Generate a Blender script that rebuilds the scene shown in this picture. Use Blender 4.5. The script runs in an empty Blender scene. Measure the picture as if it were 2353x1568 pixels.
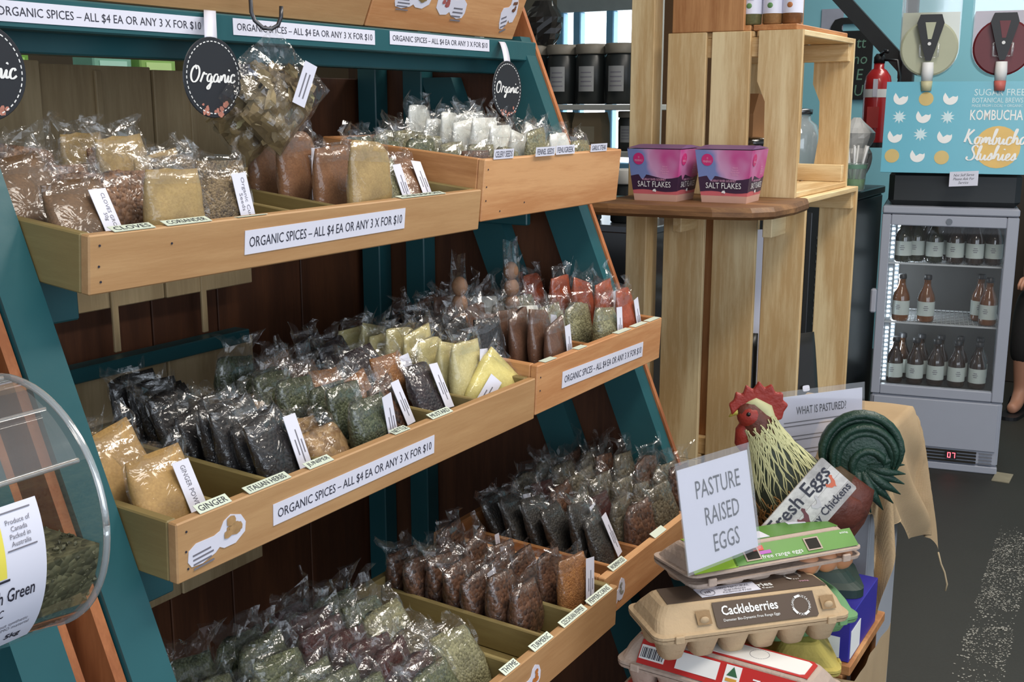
import bpy, bmesh, math, random
from mathutils import Vector, Matrix, Euler, noise

# ------------------------------------------------------------------ camera, world, lights
scene = bpy.context.scene
COL = scene.collection
EYE = Vector((0.0, 0.0, 1.35))
PITCH = math.radians(11.8176)
HEAD = math.radians(30.999)          # heading measured from +X (the run of the spice stand) towards +Y
cam_d = bpy.data.cameras.new('camera')
cam_d.sensor_width = 36.0
cam_d.lens = 36.0 * 2600.0 / 2353.0
cam_d.clip_start = 0.05
cam = bpy.data.objects.new('camera', cam_d)
COL.objects.link(cam)
fwd = Vector((math.cos(HEAD) * math.cos(PITCH), math.sin(HEAD) * math.cos(PITCH), -math.sin(PITCH)))
right = Vector((math.sin(HEAD), -math.cos(HEAD), 0))
upv = right.cross(fwd)
cam.matrix_world = Matrix(((right.x, upv.x, -fwd.x, EYE.x), (right.y, upv.y, -fwd.y, EYE.y),
                           (right.z, upv.z, -fwd.z, EYE.z), (0, 0, 0, 1)))
scene.camera = cam

world = bpy.data.worlds.new('world')
scene.world = world
world.use_nodes = True
world.node_tree.nodes['Background'].inputs[0].default_value = (0.80, 0.88, 1.0, 1)
world.node_tree.nodes['Background'].inputs[1].default_value = 0.48

def area(name, loc, target, sx, sy, power, col):
    l = bpy.data.lights.new(name, 'AREA'); l.shape = 'RECTANGLE'; l.size = sx; l.size_y = sy
    l.energy = power; l.color = col
    o = bpy.data.objects.new(name, l); COL.objects.link(o); o.location = loc
    o.rotation_euler = (Vector(target) - Vector(loc)).to_track_quat('-Z', 'Y').to_euler()
    return o
area('ceiling_tube_light', (0.9, -0.3, 2.9), (1.0, 0.0, 0), 1.5, 0.35, 26, (1.0, 0.93, 0.84))
area('ceiling_tube_light', (2.7, -0.1, 2.9), (2.5, 0.1, 0), 1.5, 0.35, 32, (1.0, 0.93, 0.84))
area('ceiling_tube_light', (5.0, 0.6, 2.9), (5.0, 0.6, 0), 1.5, 0.5, 26, (1.0, 0.95, 0.88))
area('shopfront_daylight', (-2.6, -1.6, 1.6), (1.4, 0.9, 0.9), 2.4, 1.8, 38, (0.80, 0.89, 1.0))
area('shopfront_daylight', (-0.4, -3.3, 1.5), (1.1, 1.2, 1.15), 2.6, 1.8, 38, (0.80, 0.89, 1.0))

vs = scene.view_settings
vs.view_transform = 'Standard'
try: vs.look = 'None'
except Exception: pass
vs.exposure = 0.30
vs.gamma = 1.0
vs.use_curve_mapping = False
scene.cycles.transparent_max_bounces = 16
scene.cycles.max_bounces = 6
scene.cycles.diffuse_bounces = 3
scene.cycles.glossy_bounces = 3

# ------------------------------------------------------------------ helpers
rnd = random.Random(7)
def lin(c):
    c /= 255.0
    return c / 12.92 if c <= 0.04045 else ((c + 0.055) / 1.055) ** 2.4
def rgb(r, g, b): return (lin(r), lin(g), lin(b), 1.0)

MATS = {}
def newmat(name):
    m = bpy.data.materials.new(name); m.use_nodes = True
    return m, m.node_tree.nodes, m.node_tree.links
def bsdf_of(m): return m.node_tree.nodes['Principled BSDF']

def plain(name, col, rough=0.5, metal=0.0, coat=0.0, var=0.12, scale=18.0, bump=0.0, bscale=60.0, emit=None, estr=0.0, spec=0.5):
    """single-colour material with a little procedural variation"""
    if name in MATS: return MATS[name]
    m, N, L = newmat(name); b = bsdf_of(m)
    b.inputs['Roughness'].default_value = rough; b.inputs['Metallic'].default_value = metal
    b.inputs['Coat Weight'].default_value = coat; b.inputs['Coat Roughness'].default_value = 0.08
    b.inputs['Specular IOR Level'].default_value = spec
    tc = N.new('ShaderNodeTexCoord')
    nz = N.new('ShaderNodeTexNoise'); nz.inputs['Scale'].default_value = scale; nz.inputs['Detail'].default_value = 4
    L.new(tc.outputs['Object'], nz.inputs['Vector'])
    mx = N.new('ShaderNodeMix'); mx.data_type = 'RGBA'
    mx.inputs['A'].default_value = [c * (1 - var) for c in col[:3]] + [1]
    mx.inputs['B'].default_value = [min(1, c * (1 + var)) for c in col[:3]] + [1]
    L.new(nz.outputs['Fac'], mx.inputs['Factor']); L.new(mx.outputs['Result'], b.inputs['Base Color'])
    if bump:
        n2 = N.new('ShaderNodeTexNoise'); n2.inputs['Scale'].default_value = bscale; n2.inputs['Detail'].default_value = 5
        L.new(tc.outputs['Object'], n2.inputs['Vector'])
        bp = N.new('ShaderNodeBump'); bp.inputs['Strength'].default_value = bump; bp.inputs['Distance'].default_value = 0.004
        L.new(n2.outputs['Fac'], bp.inputs['Height']); L.new(bp.outputs['Normal'], b.inputs['Normal'])
    if emit:
        b.inputs['Emission Color'].default_value = emit; b.inputs['Emission Strength'].default_value = estr
    MATS[name] = m
    return m

def wood(name, c1, c2, axis=0, knots=True, rough=0.55, ring=9.0):
    key = name + '_grain_' + 'xyz'[axis]
    if key in MATS: return MATS[key]
    m, N, L = newmat(key); b = bsdf_of(m)
    tc = N.new('ShaderNodeTexCoord'); oi = N.new('ShaderNodeObjectInfo')
    ml = N.new('ShaderNodeMath'); ml.operation = 'MULTIPLY'; ml.inputs[1].default_value = 37.0
    L.new(oi.outputs['Random'], ml.inputs[0])
    ad = N.new('ShaderNodeVectorMath'); ad.operation = 'ADD'
    L.new(tc.outputs['Object'], ad.inputs[0]); L.new(ml.outputs[0], ad.inputs[1])
    mp = N.new('ShaderNodeMapping')
    s = [ring, ring, ring]; s[axis] = ring * 0.10
    mp.inputs['Scale'].default_value = s
    L.new(ad.outputs[0], mp.inputs['Vector'])
    n1 = N.new('ShaderNodeTexNoise'); n1.inputs['Scale'].default_value = 1.3; n1.inputs['Detail'].default_value = 2
    L.new(mp.outputs[0], n1.inputs['Vector'])
    m2 = N.new('ShaderNodeMath'); m2.operation = 'MULTIPLY'; m2.inputs[1].default_value = 11.0
    L.new(n1.outputs['Fac'], m2.inputs[0])
    sn = N.new('ShaderNodeMath'); sn.operation = 'SINE'; L.new(m2.outputs[0], sn.inputs[0])
    n3 = N.new('ShaderNodeTexNoise'); n3.inputs['Scale'].default_value = 7.0; n3.inputs['Detail'].default_value = 6; n3.inputs['Roughness'].default_value = 0.7
    mp2 = N.new('ShaderNodeMapping'); s2 = [14.0] * 3; s2[axis] = 1.2; mp2.inputs['Scale'].default_value = s2
    L.new(ad.outputs[0], mp2.inputs['Vector']); L.new(mp2.outputs[0], n3.inputs['Vector'])
    sm = N.new('ShaderNodeMath'); sm.operation = 'MULTIPLY_ADD'; sm.inputs[1].default_value = 0.22
    L.new(sn.outputs[0], sm.inputs[0]); L.new(n3.outputs['Fac'], sm.inputs[2])
    rp = N.new('ShaderNodeValToRGB')
    rp.color_ramp.elements[0].position = 0.25; rp.color_ramp.elements[0].color = c2
    rp.color_ramp.elements[1].position = 0.70; rp.color_ramp.elements[1].color = c1
    L.new(sm.outputs[0], rp.inputs['Fac'])
    out = rp.outputs['Color']
    if knots:
        vo = N.new('ShaderNodeTexVoronoi'); vo.inputs['Scale'].default_value = 5.5
        mp3 = N.new('ShaderNodeMapping'); s3 = [1.0] * 3; s3[axis] = 0.6; mp3.inputs['Scale'].default_value = s3
        L.new(ad.outputs[0], mp3.inputs['Vector']); L.new(mp3.outputs[0], vo.inputs['Vector'])
        r2 = N.new('ShaderNodeValToRGB')
        r2.color_ramp.elements[0].position = 0.05; r2.color_ramp.elements[0].color = (0.30, 0.22, 0.16, 1)
        r2.color_ramp.elements[1].position = 0.10; r2.color_ramp.elements[1].color = (1, 1, 1, 1)
        L.new(vo.outputs['Distance'], r2.inputs['Fac'])
        mu = N.new('ShaderNodeMix'); mu.data_type = 'RGBA'; mu.blend_type = 'MULTIPLY'; mu.inputs['Factor'].default_value = 1
        L.new(out, mu.inputs['A']); L.new(r2.outputs['Color'], mu.inputs['B']); out = mu.outputs['Result']
    L.new(out, b.inputs['Base Color'])
    b.inputs['Roughness'].default_value = rough
    bp = N.new('ShaderNodeBump'); bp.inputs['Strength'].default_value = 0.15; bp.inputs['Distance'].default_value = 0.002
    L.new(n3.outputs['Fac'], bp.inputs['Height']); L.new(bp.outputs['Normal'], b.inputs['Normal'])
    MATS[key] = m
    return m

def clear(name, gloss=0.2, tint=(1, 1, 1), rough=0.08, haze=0.05, bump=0.0, bscale=40, edge=0.55):
    """thin clear plastic or glass sheet"""
    if name in MATS: return MATS[name]
    m, N, L = newmat(name); N.remove(bsdf_of(m)); out = N['Material Output']
    tr = N.new('ShaderNodeBsdfTransparent'); tr.inputs['Color'].default_value = (*tint, 1)
    gl = N.new('ShaderNodeBsdfGlossy'); gl.inputs['Roughness'].default_value = rough; gl.inputs['Color'].default_value = (1, 1, 1, 1)
    df = N.new('ShaderNodeBsdfDiffuse'); df.inputs['Color'].default_value = (0.8, 0.82, 0.84, 1)
    lw = N.new('ShaderNodeLayerWeight'); lw.inputs['Blend'].default_value = 0.25
    ma = N.new('ShaderNodeMath'); ma.operation = 'MULTIPLY_ADD'; ma.inputs[1].default_value = edge; ma.inputs[2].default_value = gloss; ma.use_clamp = True
    L.new(lw.outputs['Facing'], ma.inputs[0])
    m1 = N.new('ShaderNodeMixShader'); m1.inputs[0].default_value = haze
    L.new(tr.outputs[0], m1.inputs[1]); L.new(df.outputs[0], m1.inputs[2])
    m2 = N.new('ShaderNodeMixShader'); L.new(ma.outputs[0], m2.inputs[0])
    L.new(m1.outputs[0], m2.inputs[1]); L.new(gl.outputs[0], m2.inputs[2]); L.new(m2.outputs[0], out.inputs['Surface'])
    if bump:
        tc = N.new('ShaderNodeTexCoord'); nz = N.new('ShaderNodeTexNoise'); nz.inputs['Scale'].default_value = bscale; nz.inputs['Detail'].default_value = 3
        L.new(tc.outputs['Object'], nz.inputs['Vector'])
        bp = N.new('ShaderNodeBump'); bp.inputs['Strength'].default_value = bump; bp.inputs['Distance'].default_value = 0.006
        L.new(nz.outputs['Fac'], bp.inputs['Height']); L.new(bp.outputs['Normal'], gl.inputs['Normal'])
    MATS[name] = m
    return m

def grains(name, c1, c2, scale, bump=0.6, coat=0.7, crinkle=None, c3=None):
    if crinkle is None: crinkle = 0.5 if bump > .2 else 0.28
    """loose spice pressed against a clear bag: cells of colour, film gloss on top"""
    if name in MATS: return MATS[name]
    m, N, L = newmat(name); b = bsdf_of(m)
    tc = N.new('ShaderNodeTexCoord')
    vo = N.new('ShaderNodeTexVoronoi'); vo.inputs['Scale'].default_value = scale
    L.new(tc.outputs['Object'], vo.inputs['Vector'])
    nz = N.new('ShaderNodeTexNoise'); nz.inputs['Scale'].default_value = 30; nz.inputs['Detail'].default_value = 3
    L.new(tc.outputs['Object'], nz.inputs['Vector'])
    mx = N.new('ShaderNodeMix'); mx.data_type = 'RGBA'; mx.inputs['A'].default_value = c1; mx.inputs['B'].default_value = c2
    sp = N.new('ShaderNodeSeparateColor'); L.new(vo.outputs['Color'], sp.inputs[0]); L.new(sp.outputs[0], mx.inputs['Factor'])
    m3 = N.new('ShaderNodeMix'); m3.data_type = 'RGBA'; m3.blend_type = 'MULTIPLY'; m3.inputs['Factor'].default_value = 0.8
    rp = N.new('ShaderNodeValToRGB'); rp.color_ramp.elements[0].position = 0.3; rp.color_ramp.elements[0].color = (0.55, 0.55, 0.55, 1)
    rp.color_ramp.elements[1].position = 0.65
    L.new(nz.outputs['Fac'], rp.inputs['Fac']); L.new(mx.outputs['Result'], m3.inputs['A']); L.new(rp.outputs['Color'], m3.inputs['B'])
    L.new(m3.outputs['Result'], b.inputs['Base Color'])
    b.inputs['Roughness'].default_value = 0.6
    b.inputs['Coat Weight'].default_value = coat; b.inputs['Coat Roughness'].default_value = 0.10
    bp = N.new('ShaderNodeBump'); bp.inputs['Strength'].default_value = bump; bp.inputs['Distance'].default_value = 0.0015; bp.invert = True
    L.new(vo.outputs['Distance'], bp.inputs['Height']); L.new(bp.outputs['Normal'], b.inputs['Normal'])
    mus = N.new('ShaderNodeTexNoise'); mus.inputs['Scale'].default_value = 55; mus.inputs['Detail'].default_value = 2; mus.inputs['Distortion'].default_value = 1.5
    L.new(tc.outputs['Object'], mus.inputs['Vector'])
    b2 = N.new('ShaderNodeBump'); b2.inputs['Strength'].default_value = crinkle; b2.inputs['Distance'].default_value = 0.006
    L.new(mus.outputs['Fac'], b2.inputs['Height']); L.new(b2.outputs['Normal'], b.inputs['Coat Normal'])
    MATS[name] = m
    return m

class MB:
    """collects vertices and faces; build() links them as ONE mesh object"""
    def __init__(s): s.v = []; s.f = []
    def add(s, vs, fs, M=None):
        o = len(s.v)
        s.v += [tuple(M @ Vector(p)) if M else tuple(p) for p in vs]
        s.f += [tuple(i + o for i in f) for f in fs]
        return s
    def box(s, lo, hi, M=None, bev=0.0):
        x0, y0, z0 = lo; x1, y1, z1 = hi
        if bev <= 0:
            v = [(x0, y0, z0), (x1, y0, z0), (x1, y1, z0), (x0, y1, z0), (x0, y0, z1), (x1, y0, z1), (x1, y1, z1), (x0, y1, z1)]
            return s.add(v, [(3, 2, 1, 0), (4, 5, 6, 7), (0, 1, 5, 4), (1, 2, 6, 5), (2, 3, 7, 6), (3, 0, 4, 7)], M)
        b = bmesh.new(); bmesh.ops.create_cube(b, size=1)
        for q in b.verts: q.co = Vector(((x0 + x1) / 2 + q.co.x * (x1 - x0), (y0 + y1) / 2 + q.co.y * (y1 - y0), (z0 + z1) / 2 + q.co.z * (z1 - z0)))
        bmesh.ops.bevel(b, geom=b.edges[:], offset=bev, segments=1, affect='EDGES', clamp_overlap=True)
        b.verts.index_update()
        s.add([q.co[:] for q in b.verts], [[q.index for q in f.verts] for f in b.faces], M); b.free()
        return s
    def lathe(s, prof, n=24, M=None, cap=True):
        v = []; f = []
        for r, z in prof:
            for k in range(n):
                a = 2 * math.pi * k / n; v.append((r * math.cos(a), r * math.sin(a), z))
        for i in range(len(prof) - 1):
            for k in range(n):
                k2 = (k + 1) % n; f.append((i * n + k, i * n + k2, (i + 1) * n + k2, (i + 1) * n + k))
        if cap:
            f.append(tuple(reversed(range(n)))); f.append(tuple(range((len(prof) - 1) * n, len(prof) * n)))
        return s.add(v, f, M)
    def tube(s, pts, rad, n=8, M=None, flat=None):
        """swept tube; rad number or list; flat = (sx, sy) squash of the cross-section"""
        P = [Vector(p) for p in pts]; R = rad if isinstance(rad, (list, tuple)) else [rad] * len(P)
        v = []; f = []; up = Vector((0, 0, 1)); prev = None
        for i, p in enumerate(P):
            t = (P[min(i + 1, len(P) - 1)] - P[max(i - 1, 0)]).normalized()
            if prev is None:
                a = t.cross(up)
                if a.length < 1e-3: a = t.cross(Vector((0, 1, 0)))
                a.normalize()
            else:
                a = (prev - t * prev.dot(t)).normalized()
            prev = a; c = t.cross(a)
            sx, sy = flat or (1, 1)
            for k in range(n):
                g = 2 * math.pi * k / n
                v.append(p + a * (math.cos(g) * R[i] * sx) + c * (math.sin(g) * R[i] * sy))
        for i in range(len(P) - 1):
            for k in range(n):
                k2 = (k + 1) % n; f.append((i * n + k, i * n + k2, (i + 1) * n + k2, (i + 1) * n + k))
        f.append(tuple(reversed(range(n)))); f.append(tuple(range((len(P) - 1) * n, len(P) * n)))
        return s.add(v, f, M)
    def prism(s, poly, d0, d1, M=None):
        """polygon in local XZ, thick from y=d0 to y=d1"""
        n = len(poly)
        v = [(x, d0, z) for x, z in poly] + [(x, d1, z) for x, z in poly]
        f = [tuple(range(n)), tuple(reversed(range(n, 2 * n)))] + [(k, k + n, (k + 1) % n + n, (k + 1) % n) for k in range(n)]
        return s.add(v, f, M)
    def ball(s, c, r, n=12, M=None):
        rx, ry, rz = r if isinstance(r, (tuple, list)) else (r, r, r)
        prof = [(math.sin(math.pi * i / n), -math.cos(math.pi * i / n)) for i in range(n + 1)]
        v = []; f = []; k_ = n * 2
        for i, (a, z) in enumerate(prof):
            for k in range(k_):
                g = 2 * math.pi * k / k_; v.append((c[0] + rx * max(a, 1e-4) * math.cos(g), c[1] + ry * max(a, 1e-4) * math.sin(g), c[2] + rz * z))
        for i in range(n):
            for k in range(k_):
                k2 = (k + 1) % k_; f.append((i * k_ + k, i * k_ + k2, (i + 1) * k_ + k2, (i + 1) * k_ + k))
        return s.add(v, f, M)
    def mesh(s, name, smooth=False):
        me = bpy.data.meshes.new(name); me.from_pydata(s.v, [], s.f); me.update()
        if smooth: me.shade_smooth()
        return me
    def build(s, name, m, parent=None, smooth=False, loc=None, rot=None):
        return link(name, s.mesh(name, smooth), m, parent, loc, rot)

def link(name, me, m, parent=None, loc=None, rot=None):
    o = bpy.data.objects.new(name, me); COL.objects.link(o)
    if m is not None:
        if len(me.materials) == 0: me.materials.append(None)
        o.material_slots[0].link = 'OBJECT'; o.material_slots[0].material = m
    if parent is not None: o.parent = parent
    if loc is not None: o.location = loc
    if rot is not None: o.rotation_euler = rot
    return o

def tag(o, label=None, cat=None, group=None, kind=None):
    if label: o['label'] = label
    if cat: o['category'] = cat
    if group: o['group'] = group
    if kind: o['kind'] = kind
    return o
def thing(name, label, cat, loc=(0, 0, 0), rot=(0, 0, 0), group=None):
    o = bpy.data.objects.new(name, None); COL.objects.link(o); o.empty_display_size = 0.05
    o.location = loc; o.rotation_euler = rot
    return tag(o, label, cat, group)

def board(name, lo, hi, style, parent=None, bev=0.0015, **kw):
    """one wooden board: mesh centred on itself, grain along its longest side"""
    d = [hi[i] - lo[i] for i in range(3)]; c = [(hi[i] + lo[i]) / 2 for i in range(3)]
    ax = d.index(max(d))
    return MB().box([-q / 2 for q in d], [q / 2 for q in d], bev=bev).build(name, style(ax), parent, loc=c)

def frame(o, x, y):
    """matrix taking local (u, v, n) to o + u*x + v*y + n*normal"""
    x = Vector(x).normalized(); y = Vector(y).normalized(); n = x.cross(y)
    return Matrix(((x.x, y.x, n.x, o[0]), (x.y, y.y, n.y, o[1]), (x.z, y.z, n.z, o[2]), (0, 0, 0, 1)))

def plate(name, parent, w, h, o, x, y, m, t=0.0006, n0=0.0, poly=None):
    """thin sheet (paper, sticker) centred at o on the surface spanned by x, y"""
    M = frame(o, x, y)
    b = MB()
    if poly is None: b.box((-w / 2, -h / 2, n0), (w / 2, h / 2, n0 + t), M)
    else:
        k = len(poly)
        v = [(px * w / 2, py * h / 2, n0) for px, py in poly] + [(px * w / 2, py * h / 2, n0 + t) for px, py in poly]
        b.add(v, [tuple(reversed(range(k))), tuple(range(k, 2 * k))] + [(i, (i + 1) % k, (i + 1) % k + k, i + k) for i in range(k)], M)
    return b.build(name, m, parent)

TXT = {}
def text_geo(s, shear=0.0, bold=0.0, res=2):
    key = (s, shear, bold, res)
    if key not in TXT:
        cu = bpy.data.curves.new('lettering', 'FONT'); cu.body = s; cu.size = 1; cu.shear = shear; cu.offset = bold
        cu.resolution_u = res; cu.fill_mode = 'FRONT'; cu.align_x = 'CENTER'; cu.space_line = 1.0
        o = bpy.data.objects.new('lettering_source', cu)
        me = bpy.data.meshes.new_from_object(o)
        v = [q.co.copy() for q in me.vertices]; f = [tuple(p.vertices) for p in me.polygons]
        bpy.data.objects.remove(o); bpy.data.curves.remove(cu); bpy.data.meshes.remove(me)
        x0 = min(q.x for q in v); x1 = max(q.x for q in v); y0 = min(q.y for q in v); y1 = max(q.y for q in v)
        TXT[key] = ([((q.x - (x0 + x1) / 2) / (x1 - x0), (q.y - (y0 + y1) / 2) / (y1 - y0)) for q in v], f, (x1 - x0) / (y1 - y0))
    return TXT[key]
def lettering(s, parent, w, h, o, x, y, m, n0=0.0009, shear=0.0, bold=0.0, warp=None, name='lettering'):
    v, f, asp = text_geo(s, shear, bold)
    if w is None: w = h * asp
    if h is None: h = w / asp
    M = frame(o, x, y)
    me = bpy.data.meshes.new(name)
    pts = [(a * w, b_ * h, n0) for a, b_ in v]
    me.from_pydata([tuple(warp(p)) if warp else tuple(M @ Vector(p)) for p in pts], [], f); me.update()
    return link(name, me, m, parent)

X_, Y_, Z_ = (1, 0, 0), (0, 1, 0), (0, 0, 1)
# ------------------------------------------------------------------ materials
PINE = lambda a: wood('pale_pine', rgb(240, 216, 168), rgb(204, 168, 116), a)
PINE_D = lambda a: wood('warm_pine', rgb(205, 150, 98), rgb(168, 112, 66), a)
ORANGE = lambda a: wood('orange_pine', rgb(216, 164, 114), rgb(190, 132, 84), a)
MDF = lambda a: wood('tray_wood', rgb(194, 154, 108), rgb(176, 134, 90), a, knots=False, ring=6)
MDF_S = lambda a: wood('olive_board', rgb(152, 136, 88), rgb(136, 118, 74), a, knots=False, ring=6)
BROWN = lambda a: wood('dark_brown_ply', rgb(100, 60, 36), rgb(76, 44, 26), a, knots=False)
GREYW = lambda a: wood('old_grey_board', rgb(200, 176, 136), rgb(174, 150, 112), a, knots=False)
SHELFW = lambda a: wood('dark_live_edge', rgb(150, 108, 66), rgb(104, 70, 40), a)
EDGEW = lambda a: wood('bare_orange_timber', rgb(190, 120, 74), rgb(150, 88, 50), a, knots=False)
TEAL = plain('teal_paint', rgb(36, 88, 94), rough=0.38, var=0.10, bump=0.08)
PAPER = plain('white_paper', rgb(226, 226, 240), rough=0.45, var=0.02)
PAPER_G = plain('pale_green_tag', rgb(214, 224, 206), rough=0.5, var=0.03)
INK = plain('dark_ink', rgb(44, 44, 58), rough=0.6, var=0.05)
INK_G = plain('grey_ink', rgb(120, 118, 128), rough=0.6, var=0.05)
WHITE = plain('white_print', rgb(238, 238, 236), rough=0.5, var=0.02)
BLACK = plain('black_plastic', rgb(30, 31, 34), rough=0.4, var=0.1)
SLATE = plain('slate_card', rgb(38, 40, 46), rough=0.45, var=0.1)
FILM = clear('clear_bag_film', gloss=0.035, rough=0.10, haze=0.012, bump=0.35, bscale=70, edge=0.30)
ACRYL = clear('clear_acrylic', gloss=0.06, rough=0.03, haze=0.03)
GLASS = clear('clear_glass', gloss=0.03, rough=0.02, haze=0.012)
STEEL = plain('grey_steel', rgb(120, 122, 126), rough=0.3, metal=0.9, var=0.05)
# ------------------------------------------------------------------ the room
def floor_mat():
    m, N, L = newmat('worn_dark_floor'); b = bsdf_of(m)
    tc = N.new('ShaderNodeTexCoord')
    nz = N.new('ShaderNodeTexNoise'); nz.inputs['Scale'].default_value = 3; nz.inputs['Detail'].default_value = 8
    L.new(tc.outputs['Object'], nz.inputs['Vector'])
    rp = N.new('ShaderNodeValToRGB'); rp.color_ramp.elements[0].color = rgb(34, 34, 29); rp.color_ramp.elements[1].color = rgb(46, 45, 39)
    L.new(nz.outputs['Fac'], rp.inputs['Fac'])
    n2 = N.new('ShaderNodeTexNoise'); n2.inputs['Scale'].default_value = 160; n2.inputs['Detail'].default_value = 2
    L.new(tc.outputs['Object'], n2.inputs['Vector'])
    bp = N.new('ShaderNodeBump'); bp.inputs['Strength'].default_value = 0.3; bp.inputs['Distance'].default_value = 0.002
    L.new(n2.outputs['Fac'], bp.inputs['Height']); L.new(bp.outputs['Normal'], b.inputs['Normal'])
    L.new(rp.outputs['Color'], b.inputs['Base Color']); b.inputs['Roughness'].default_value = 0.6
    return m
tag(MB().box((-4, -4, -0.05), (9, 6, 0)).build('floor', floor_mat()), kind='structure')
# worn white paint flakes on the floor: too many and too small to count
fl = MB(); r0 = random.Random(3)
for k_ in range(2600):
    t = r0.random() ** 0.8
    cx = 2.45 + 1.30 * t + r0.gauss(0, 0.05); cy = 0.315 + 0.06 * t + r0.uniform(-0.055, 0.055)
    if noise.noise(Vector((cx * 6, cy * 6, 1))) < -0.22 and k_ % 4: continue
    s = r0.uniform(0.0006, 0.0036) * (1.5 if noise.noise(Vector((cx * 14, cy * 30, 4))) > .15 else 1); a0 = r0.random() * 6
    k = r0.randint(4, 6); pts = [(cx + s * r0.uniform(.5, 1.4) * math.cos(a0 + 6.283 * q / k), cy + s * r0.uniform(.4, 1.0) * math.sin(a0 + 6.283 * q / k)) for q in range(k)]
    fl.add([(x, y, 0.0008) for x, y in pts], [tuple(range(k))])
tag(fl.build('floor_paint_flakes', plain('worn_white_paint', rgb(160, 158, 150), rough=0.7)), 'flakes of worn white line paint on the dark floor', 'paint', kind='stuff')

WALL = plain('turquoise_wall', rgb(146, 212, 226), rough=0.6, var=0.04, scale=2)
WALL_D = plain('drab_olive_wall', rgb(120, 116, 100), rough=0.7, var=0.08, scale=2)  # one even grey-olive colour for the far walls
tag(MB().box((6.4, -4, 0), (6.5, 2.25, 3.2)).build('wall_right', WALL), kind='structure')
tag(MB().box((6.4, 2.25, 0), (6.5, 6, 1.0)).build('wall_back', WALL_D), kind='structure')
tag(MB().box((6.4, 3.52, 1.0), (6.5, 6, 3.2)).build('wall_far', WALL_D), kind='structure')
tag(MB().box((6.4, 2.25, 1.0), (6.5, 2.88, 3.2)).build('wall_back_pier', plain('brown_wall', rgb(120, 88, 58), rough=.7)), kind='structure')
tag(MB().box((6.4, 2.88, 1.905), (6.5, 3.52, 3.2)).build('trim_1', plain('grey_lintel', rgb(150, 160, 158), rough=0.6)), kind='structure')
tag(MB().box((-4, 5.0, 0), (6.4, 5.1, 3.2)).build('wall_left', plain('drab_side_wall', rgb(96, 80, 58), rough=0.7, var=0.1, scale=2)), kind='structure')  # side wall in an even brown
tag(MB().box((-4, -4, 3.2), (9, 6, 3.3)).build('ceiling', plain('ceiling_board', rgb(205, 203, 196), rough=0.8)), kind='structure')
# the window behind the jar shelf, full of daylight
wn = tag(bpy.data.objects.new('window_1', None), kind='structure'); COL.objects.link(wn); wn.location = (6.4, 2.88, 1.0)
FRAME_B = plain('blue_window_frame', rgb(110, 160, 190), rough=0.5)
DAY = plain('daylit_sky', (1, 1, 1, 1), emit=(0.92, 0.97, 1, 1), estr=4.0)
MB().box((0.06, 0, 0), (0.07, 0.64, 0.905)).build('pane', DAY, wn)
for y in (0.03, 0.265, 0.49, 0.61):
    MB().box((-0.02, y - 0.026, 0), (0.05, y + 0.026, 0.905), bev=0.006).build('mullion', FRAME_B, wn)
MB().box((-0.05, 0, -0.05), (0.0, 0.64, 0.0), bev=0.006).build('window_sill', FRAME_B, wn)

# ------------------------------------------------------------------ the spice stand
def leg_y(z): return 1.065 + 0.41 * (z - 1.449)
stand = thing('display_stand', 'teal painted wooden display stand with sloping legs holding the spice trays', 'stand')
def slope_leg(x0, x1, dy, th, m, ztop=1.47, zb=0.0):
    MB().add([(x, leg_y(z) + o, z) for x in (x0, x1) for z, o in ((zb, dy), (zb, dy + th), (ztop, dy + th), (ztop, dy))],
             [(0, 1, 2, 3), (7, 6, 5, 4), (0, 4, 5, 1), (1, 5, 6, 2), (2, 6, 7, 3), (3, 7, 4, 0)]).build('leg' if m is TEAL else 'leg_facing', m, stand)
slope_leg(1.815, 1.85, 0.0, 0.075, TEAL); slope_leg(1.851, 1.861, -0.004, 0.06, EDGEW(2), 1.55)
slope_leg(1.815, 1.85, 0.18, 0.07, TEAL, 1.40)
slope_leg(0.645, 0.69, -0.01, 0.075, TEAL); slope_leg(0.632, 0.643, -0.004, 0.06, EDGEW(2))
slope_leg(0.594, 0.606, 0.0, 0.06, EDGEW(2)); slope_leg(0.545, 0.592, -0.01, 0.075, TEAL, 1.30)
MB().box((0.2, 1.06, 1.4265), (1.85, 1.10, 1.4605), bev=0.002).build('beam', TEAL, stand)
MB().box((0.2, 1.12, 1.405), (1.85, 1.16, 1.43), bev=0.002).build('rail', TEAL, stand)
for z, y in ((1.181, 1.0), (0.905, 0.885), (0.618, 0.78)):
    MB().box((0.69, y + .19, z - 0.035), (1.815, y + 0.23, z - 0.0005 + .012), bev=0.002).build('cross_bar', TEAL, stand)
    MB().box((0.645, y - .02, z - 0.05), (0.76, y + .19, z - 0.002), bev=0.002).build('bracket', TEAL, stand)
    MB().box((0.60, y + 0.02, z - 0.05), (0.645, y + 0.30, z - 0.012), bev=0.002).build('bracket', TEAL, stand)
    MB().box((1.80, y + 0.05, z - 0.05), (1.815, y + 0.30, z - 0.012), bev=0.002).build('bracket', TEAL, stand)
MB().box((0.69, 1.385, 0.945), (1.42, 1.42, 0.968), bev=0.002).build('rail', TEAL, stand)
MB().box((0.645, 1.36, 0.0), (0.69, 1.42, 1.40), bev=0.002).build('post', TEAL, stand)
for y0, y1 in ((1.40, 1.445), (1.29, 1.335)):
    MB().box((1.81, y0, 0), (1.85, y1, 1.42), bev=0.002).build('post', TEAL, stand)
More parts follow.
